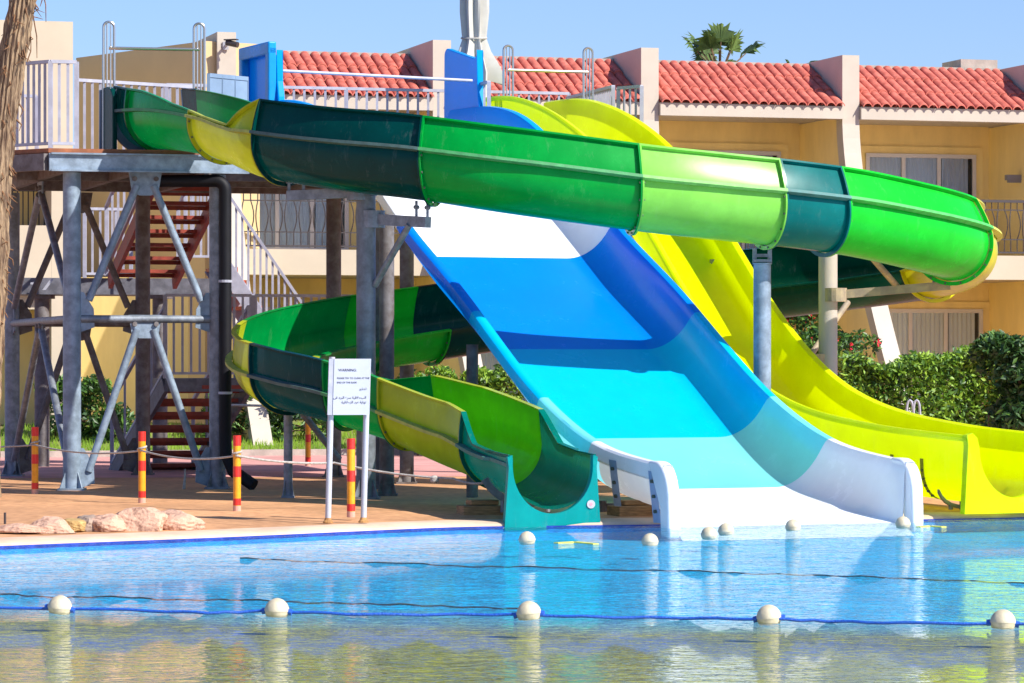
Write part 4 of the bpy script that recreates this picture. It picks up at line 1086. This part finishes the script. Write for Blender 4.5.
for k in range(4):
    u0, u1 = us[k] + .17, us[k+1] - .17
    mb = MB(); hbox(mb, u0, u1, -.09, .16, 5.93, 6.158); hbox(mb, u0, u1, .162, REC - .01, 6.0, 6.1); mb.build('eave_beam', M['ivory'], hotel)
    # roof slope and barrel tiles
    ze, zr_, v0, v1 = 6.13, 7.00, -.16, 1.62
    mb = MB(); mb.prism([Hp(u0, v0 + .14, ze + .068), Hp(u1, v0 + .14, ze + .068), Hp(u1, v1, zr_), Hp(u0, v1, zr_)], (0, 0, -.02), 1)
    w_ = (u1 - u0)/NT
    for j in range(NT):
        uc = u0 + w_*(j + .5)
        for r_ in range(tile_rows):
            ta, tb = r_/tile_rows, (r_ + 1.10)/tile_rows
            rows = []
            jit = random.uniform(-.010, .010)
            for t, lift, rad in ((ta, .026, w_*.50), (ta + .02, .029, w_*.50), (min(tb, 1.0), .010, w_*.43)):
                v = v0 + (v1 - v0)*t; z = ze + (zr_ - ze)*t
                row = []
                for q in range(9):
                    an = math.pi*q/8; row.append(Hp(uc + jit + rad*math.cos(an), v, z + lift + rad*.80*math.sin(an)))
                rows.append(row)
            mb.strip(rows, 0)
            fr0 = rows[0]; inn = [Hp(uc + jit + (w_*.5 - .018)*math.cos(math.pi*q/8), v0 + (v1 - v0)*ta, ze + (zr_ - ze)*ta + .026 + (w_*.5*.80 - .018)*math.sin(math.pi*q/8)) for q in range(9)]
            mb.strip([fr0, inn], 0)
    rf = mb.build('tiled_roof', [M['tile'], M['tileb']], hotel, smooth=True)
    mb = MB(); hbox(mb, u0, u1, 1.63, 1.9, 6.9, 7.075); mb.build('ridge_coping', M['concrete'], rf)
    # balcony floor
    mb = MB(); hbox(mb, u0 - .0, u1 + .0, -.45, REC - .006, 3.02, 3.46); mb.build('balcony_slab', M['cream'], hotel)
    iron_rail(u0 + .05, u1 - .05, -.36, 3.46, 4.46)
    if k == 3:
        window(u0 + .98, u0 + 3.23, 3.5, 5.46, 3); window(u0 + 1.12, u0 + 3.37, .25, 2.52, 3)
    else:
        window(u0 + (.88 if k else .5), u0 + (3.12 if k else 2.5), 3.5, 5.46, 3); window(u0 + .9, u0 + 3.1, .25, 2.5, 3)
p = Hp(us[4] - .28, .75, 4.96); mb = MB(); mb.box((p.x, p.y, p.z), (.34, .12, .10), R(16)); mb.box((p.x, p.y, p.z - .07), (.26, .09, .05), R(16)); mb.build('wall_lamp', M['lamp'], hotel)
mb = MB(); hbox(mb, us[3] + 2.9, us[4] - .2, 1.7, 2.6, 7.0, 7.24); mb.build('roof_plinth', M['concrete'], hotel)
# camera on the left buttress
p = Hp(us[0] - .02, -.02, 6.98)
camth = thing('security_camera', 'small black security camera on a white bracket on the left buttress', 'camera', tuple(p))
mb = MB(); mb.tube([p, p - HV*.16 + Vector((0, 0, .02))], .025, 8); mb.box((p.x, p.y - .01, p.z), (.1, .03, .14)); mb.build('bracket', M['white'], camth)
q = p - HV*.18 + Vector((-.02, 0, .04)); mb = MB(); mb.tube([q, q + Vector((.20, -.10, -.05))], .05, 12); mb.box((q.x + .08, q.y - .04, q.z + .045), (.24, .10, .02), R(-20)); mb.build('camera_body', M['iron'], camth)

# left wing: pale block and the tan return wall
wing = thing('hotel_annexe', 'plain cream and tan annexe with a dark balcony opening behind the platform', 'building', (-9, 60, 0))
def wallprism(poly, d, m, nm): mb = MB(); mb.prism(poly, d); return mb.build(nm, m, wing)
AO = Vector((-7.36, 58, 0))
def Ap(u, v, z): return AO + HU*u + HV*v + Vector((0, 0, z))
def abox(u0, u1, v0, v1, z0, z1, m, nm):
    P = [Ap(u, v, z) for z in (z0, z1) for u, v in ((u0, v0), (u1, v0), (u1, v1), (u0, v1))]; mb = MB()
    mb.add(P, [(0,3,2,1),(4,5,6,7),(0,1,5,4),(1,2,6,5),(2,3,7,6),(3,0,4,7)]); return mb.build(nm, m, wing)
abox(-8, 0, 0, 6, 4.86, 7.22, M['cream'], 'upper_wall'); abox(-.36, 0, .002, 6, 0, 4.857, M['cream'], 'corner_pier'); abox(-1.05, -.362, .004, 1.4, 2.66, 3.80, M['cream'], 'parapet')
abox(-8, -1.052, .004, 1.4, 2.66, 3.80, M['cream'], 'parapet'); abox(-8, -.362, 1.5, 6, 0, 4.855, M['yellow_wall'], 'recess_wall'); abox(-8, -.362, .2, 1.498, 2.4, 2.655, M['cream'], 'balcony_slab')
mb = MB()
for k in range(9): q = Ap(-1.1 + .09*k, .7, 3.8); mb.tube([q, q + Vector((0, 0, .62))], .012, 6)
mb.bar(Ap(-1.2, .7, 4.42), Ap(-.36, .7, 4.42), .04, .04); mb.build('balcony_railing', M['iron'], wing)
a = Vector((-5.30, 59.75, 0)); b = Vector((-8.05, 63.9, 0)); d = Vector((.9, .6, 0))
mb = MB(); mb.prism([a, b, b + Vector((0, 0, 7.13)), a + Vector((0, 0, 7.06))], d); mb.build('return_wall', M['tan_wall'], wing)
mb = MB(); mb.prism([Ap(0.02, 3, 0), Hp(us[0] - .17, .4, 0), Hp(us[0] - .17, .4, 3.0), Ap(.02, 3, 3.0)], HV*.3); mb.build('low_wall', M['yellow_wall'], wing)

# ------------------------------------------------------------------ planting
def leaf_cloud(n, sampler, size, mats, mix, normal_up=.3, seed=1):
    rnd = np.random.RandomState(seed); mb = MB()
    for i in range(n):
        p = Vector(sampler(rnd)); s = size*rnd.uniform(.6, 1.35)
        nrm = Vector(rnd.normal(size=3)); nrm.z += normal_up; nrm.normalize()
        a = nrm.orthogonal().normalized(); a.rotate(Matrix.Rotation(rnd.uniform(0, 6.28), 3, nrm)); b = nrm.cross(a)
        bend = nrm * s * .18
        mi = int(rnd.choice(len(mats), p=mix))
        mb.add([p - a*s, p - b*s*.42 + bend*.4, p + a*s, p + b*s*.42 + bend*.4], [(0, 1, 2, 3)], mi)
    return mb
def lumpy(rnd, c, rad, lumps):
    """point near the surface of an uneven clump made of several lumps"""
    l = lumps[rnd.randint(len(lumps))]; v = rnd.normal(size=3); v /= np.linalg.norm(v); v[2] = abs(v[2]) if rnd.rand() < .75 else v[2]
    r = l[3] * rnd.uniform(.62, 1.04)
    return (c[0] + l[0] + v[0]*r, c[1] + l[1] + v[1]*r, max(.05, c[2] + l[2] + v[2]*r*.9))
def bush(name, label, cat, c, w_, h, dep, n, size, mats, mix, seed, group=None, flowers=0):
    rnd = np.random.RandomState(seed); lumps = []
    for i in range(int(6 + w_*5)):
        r = rnd.uniform(.18, .32)*min(h, 1.6); lumps.append((rnd.uniform(-w_/2 + r, w_/2 - r) if w_ > 2*r else 0, rnd.uniform(-dep/2, dep/2)*.7, rnd.uniform(r*.6, max(h - r, r*.7)), r))
    for i in range(int(4 + w_*3)): 
        r = rnd.uniform(.16, .24)*min(h, 1.6); lumps.append((rnd.uniform(-w_/2, w_/2)*.92, rnd.uniform(-dep/2, dep/2)*.7, h - r*rnd.uniform(.95, 1.5), r))
    t = thing(name, label, cat, tuple(c), group)
    leaf_cloud(n, lambda q: lumpy(q, c, 0, lumps), size, mats, mix, .45, seed).build('foliage', mats, t, recalc=False)
    mb = MB()
    for k in range(int(5 + w_*3)):
        x = c[0] + rnd.uniform(-w_/2, w_/2)*.85; y = c[1] + rnd.uniform(-.2, .2); l = lumps[k % len(lumps)]
        mb.tube([(x, y, c[2]), (x + rnd.uniform(-.1, .1), y, c[2] + h*.35), (c[0] + l[0], c[1] + l[1], c[2] + l[2])], [.02, .015, .006], 6)
    mb.build('stems', M['twig'], t)
    if flowers:
        mb = MB()
        for k in range(flowers):
            p = Vector(lumpy(rnd, c, 0, lumps)); p.y -= .06
            for j in range(5):
                d_ = Vector(rnd.normal(size=3)).normalized()*.055; e = d_.orthogonal().normalized()*.032; mb.add([p, p + d_ + e, p + d_*1.5, p + d_ - e], [(0, 1, 2, 3)])
        mb.build('blossom', M['flower'], t, recalc=False)
    return t
# clipped hedge on the right
def hedge(label, p, q, dep, h, n, seed, size=.06):
    p = Vector(p); q = Vector(q); d = q - p; L = d.length; dn = d.normalized(); nv = Vector((-dn.y, dn.x, 0))
    t = thing('clipped_hedge', label, 'hedge', tuple((p + q)/2))
    def smp(r):
        u = r.uniform(0, L); f = r.rand()
        wob = .10*math.sin(u*2.3 + seed) + .07*math.sin(u*6.1)
        if f < .42: v, z = r.uniform(-dep/2, dep/2), h + wob + r.normal()*.05
        else:
            v = -dep/2 + abs(r.normal())*.16 + .10*math.sin(u*3.7) ; z = r.uniform(.02, h + wob)
            if z < h*.45 and r.rand() < .45: v += r.uniform(.1, .4)
        return p + dn*u + nv*v + Vector((0, 0, max(z, .03)))
    leaf_cloud(n, smp, size, [M['leaf'], M['leaf_l'], M['leaf_d']], [.40, .50, .10], .55, seed).build('foliage', [M['leaf'], M['leaf_l'], M['leaf_d']], t, recalc=False)
    mb = MB(); r = random.Random(seed)
    for k in range(int(L*3)):
        b_ = p + dn*(L*k/(L*3)) + nv*r.uniform(0, .3); mb.tube([b_, b_ + Vector((r.uniform(-.15, .15), r.uniform(-.1, .1), h*.5)), b_ + Vector((r.uniform(-.25, .25), r.uniform(-.15, .15), h*.9))], [.022, .016, .006], 5)
    mb.build('stems', M['twig'], t)
hedge('long clipped hedge of glossy leaves below the ground floor window', (5.2, 55.4, 0), (9.2, 56.0, 0), 1.0, 1.50, 32000, 3, .055)
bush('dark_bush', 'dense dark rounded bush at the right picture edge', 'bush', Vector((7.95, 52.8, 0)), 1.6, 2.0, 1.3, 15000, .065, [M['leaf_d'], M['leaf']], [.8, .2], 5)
bush('flowering_bush', 'straggling bush dotted with red blooms beside the curved buttress', 'bush', Vector((5.25, 58.6, 0)), 1.7, 2.15, 1.0, 5200, .06, [M['leaf'], M['leaf_d']], [.5, .5], 8, flowers=34)
bush('flowering_bush', 'taller red flowering bush behind the tan post', 'bush', Vector((4.9, 59.4, 0)), 1.5, 2.75, .9, 3200, .06, [M['leaf'], M['leaf_d']], [.5, .5], 9, flowers=34)
bush('green_bush', 'bright green bush seen through the gap beside the blue slide', 'bush', Vector((-.75, 56, 0)), 2.2, 1.55, 1.2, 6500, .06, [M['leaf_l'], M['leaf'], M['leaf_d']], [.5, .35, .15], 12)
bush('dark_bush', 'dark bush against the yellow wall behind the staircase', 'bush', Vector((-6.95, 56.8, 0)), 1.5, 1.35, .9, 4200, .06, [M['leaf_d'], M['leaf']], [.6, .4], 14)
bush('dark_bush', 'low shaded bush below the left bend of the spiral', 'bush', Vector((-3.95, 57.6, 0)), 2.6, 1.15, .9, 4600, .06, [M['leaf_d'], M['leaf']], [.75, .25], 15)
# lawn bank with grass blades
mb = MB(); mb.strip([[(x, y0 + .27*x, z) for x in (-16, -8, 0, 3)] for y0, z in ((57.2, .01), (57.25, .07), (60.5, .42), (63.5, .5))])
tag(mb.build('lawn', mat('lawn_turf', (.13, .20, .04), .95, c2=(.22, .20, .07), scale=1.5), smooth=True), kind='structure')
mb = MB(); mb.strip([[(x, 57.05 + .27*x + dy, z) for x in (-16, -8, 0, 3)] for dy, z in ((0, 0), (0, .10), (.16, .10), (.16, 0))]); tag(mb.build('lawn_kerb', M['concrete']), kind='structure')
rnd = np.random.RandomState(4); mb = MB()
for i in range(9000):
    x = rnd.uniform(-10, 2); t = rnd.uniform(0, 1)**1.6; y = 57.4 + .27*x + 3.0*t; z = .075 + .35*t; h = rnd.uniform(.05, .14); dx, dy = rnd.uniform(-.05, .05, 2); wv_ = rnd.uniform(.006, .014)
    mb.add([(x - wv_, y, z - .02), (x + wv_, y, z - .02), (x + dx, y + dy, z + h)], [(0, 1, 2)])
tag(mb.build('lawn_grass', M['leaf_l'], recalc=False), 'short sunlit grass on the lawn bank', 'grass', kind='stuff')

# palm trunk at the left edge
palm = thing('palm_tree', 'rough fibrous palm trunk leaning in at the left picture edge', 'palm', (-5.6, 39, 0))
cl = [(-5.95, 39, 0), (-5.95, 39, .8), (-5.93, 39, 1.6), (-5.90, 39, 2.4), (-5.86, 39, 3.2), (-5.78, 39, 4.0), (-5.67, 39, 4.7), (-5.55, 39, 5.4), (-5.30, 39, 6.6), (-5.05, 39, 7.6), (-4.80, 39, 8.6)]
rows = []; P_ = catmull([c + (0,) for c in cl], 14)
for i, p in enumerate(P_):
    z = p[2]; r = .175 - .006*z + .045*max(0, 1 - abs(z - 2.6)/1.6)
    rows.append([(p[0] + (r + .016*math.sin(7*a + z*5) * math.sin(z*16 + 2*math.sin(3*a)) + .010*math.sin(31*a + z*2) + .006*math.sin(53*a - z)) * math.cos(a), p[1] + (r + .012*math.sin(19*a + z*6)) * math.sin(a), z) for a in [2*math.pi*k/90 for k in range(90)]])
mb = MB(); mb.strip(rows, closed=True, caps=True); mb.build('trunk', M['trunk'], palm, smooth=True)
mb = MB(); rnd = np.random.RandomState(11)
for k in range(300):
    z = rnd.uniform(1.9, 3.9) if k < 210 else rnd.uniform(3.9, 6.2); a = rnd.uniform(0, 6.283); c_ = np.array([np.interp(z, [q[2] for q in cl], [q[0] for q in cl]), 39]); r = .17 + .03*max(0, 1 - abs(z - 2.6)/1.4)
    b0 = Vector((c_[0] + r*.82*math.cos(a), c_[1] + r*.82*math.sin(a), z)); o_ = Vector((math.cos(a), math.sin(a), 0))
    ln = rnd.uniform(.06, .18); mb.tube([b0, b0 + o_*rnd.uniform(.01, .05) + Vector((rnd.normal()*.03, 0, -ln*.5)), b0 + o_*rnd.uniform(.0, .07) + Vector((rnd.normal()*.05, 0, -ln))], [.012, .008, .003], 4)
tag(mb.build('bark_fibre', M['fibre'], palm), kind='stuff')
mb = MB()
for px, y0, y1 in ((36, 15, 58), (45, -12, 22), (30, 62, 40)):
    a = at(px - 3, y0, 38.8); b = at(px + 1, y1, 38.8); mb.tube([a, (a + b)/2 + Vector((.02, 0, 0)), b], [.008, .007, .004], 5)
mb.build('dry_strand', M['fibre'], palm)
mb = MB(); rnd = np.random.RandomState(21); top = Vector((-4.8, 39, 8.6))
for k in range(26):
    az = 6.283*k*.618; el = R(rnd.uniform(-15, 75)); d_ = Vector((math.cos(az)*math.cos(el), math.sin(az)*math.cos(el), math.sin(el))); L_ = rnd.uniform(1.7, 2.3); pts = []
    for j in range(9): q = j/8; pts.append(top + d_*L_*q + Vector((0, 0, -1.1*q*q)))
    mb.tube(pts, [.03 - .003*j for j in range(9)], 5, 1)
    sd = d_.cross(Vector((0, 0, 1))); sd = sd.normalized() if sd.length > .1 else Vector((1, 0, 0))
    for j in range(26):
        q = .14 + .86*j/26; p = top + d_*L_*q + Vector((0, 0, -1.1*q*q)); ln = .42*(1 - .6*abs(q - .45))
        for s_ in (-1, 1):
            e = (sd*s_ + d_*.7 + Vector((0, 0, -.35 + rnd.normal()*.1))).normalized()*ln; n_ = d_*.016; mb.add([p - n_, p + e*.5 - n_*1.4, p + e, p + e*.5 + n_*1.4, p + n_], [(0, 1, 2, 3, 4)])
mb.build('crown', [M['palm_leaf'], M['twig']], palm, recalc=False)
def fan_palm(name, label, c, r, n, seed, up_bias=.5):
    t = thing(name, label, 'palm', (c.x, c.y, 0)); rnd = np.random.RandomState(seed)
    mb = MB(); mb.tube([(c.x, c.y, 0), (c.x + .1, c.y, c.z*.5), (c.x, c.y, c.z)], [.25, .2, .17], 14); mb.build('trunk', M['trunk'], t, smooth=True)
    mb = MB()
    for k in range(n):
        az = 6.283*k/n*1.618 + rnd.uniform(-.3, .3); el = R(rnd.uniform(-30, 88)); d_ = Vector((math.cos(az)*math.cos(el), math.sin(az)*math.cos(el), math.sin(el)))
        L_ = r*rnd.uniform(.5, .7); hub = c + d_*L_; mb.tube([c, c + d_*L_*.5 + Vector((0, 0, .05)), hub], [.025, .02, .012], 5, 1)
        side = d_.cross(Vector((0, 0, 1))); side = side.normalized() if side.length > .1 else Vector((1, 0, 0))
        for j in range(17):
            an = R(-82 + 164*j/16); e = d_*math.cos(an) + side*math.sin(an); ln = r*rnd.uniform(.40, .55)*(1 - .25*abs(an)); nv = e.cross(d_.cross(side)).normalized()*.055 if True else 0
            m1 = hub + e*ln*.55; tip = hub + e*ln + Vector((0, 0, -ln*rnd.uniform(.15, .5))); mb.add([hub, m1 + nv, tip, m1 - nv], [(0, 1, 2, 3)], 0)
    mb.build('crown', [M['palm_leaf'], M['twig']], t, recalc=False)
fan_palm('palm_tree', 'fan palm crown rising behind the red roof', at(720, 82, 76), 1.32, 24, 5)
fan_palm('palm_tree', 'mostly hidden palm whose leaf tips just clear the roof to the right', at(800, 86, 80), .75, 12, 9)

t = thing('handrail_loop', 'slim pale metal handrail loop between the yellow slide and the hedge', 'handrail', (5.2, 45.6, 0))
for dx in (0, .09):
    a = at(906, 412, 45.6); mb = MB(); x = a.x + dx; mb.tube([(x, 45.6, 0), (x + .01, 45.6, .78)] + [(x + .05 - .04*math.cos(R(k)), 45.6, .90 + .12*math.sin(R(k))) for k in range(0, 181, 30)] + [(x + .10, 45.62, .75), (x + .11, 45.65, 0)], .017, 8); mb.build('hoop', M['rail'], t, smooth=True)
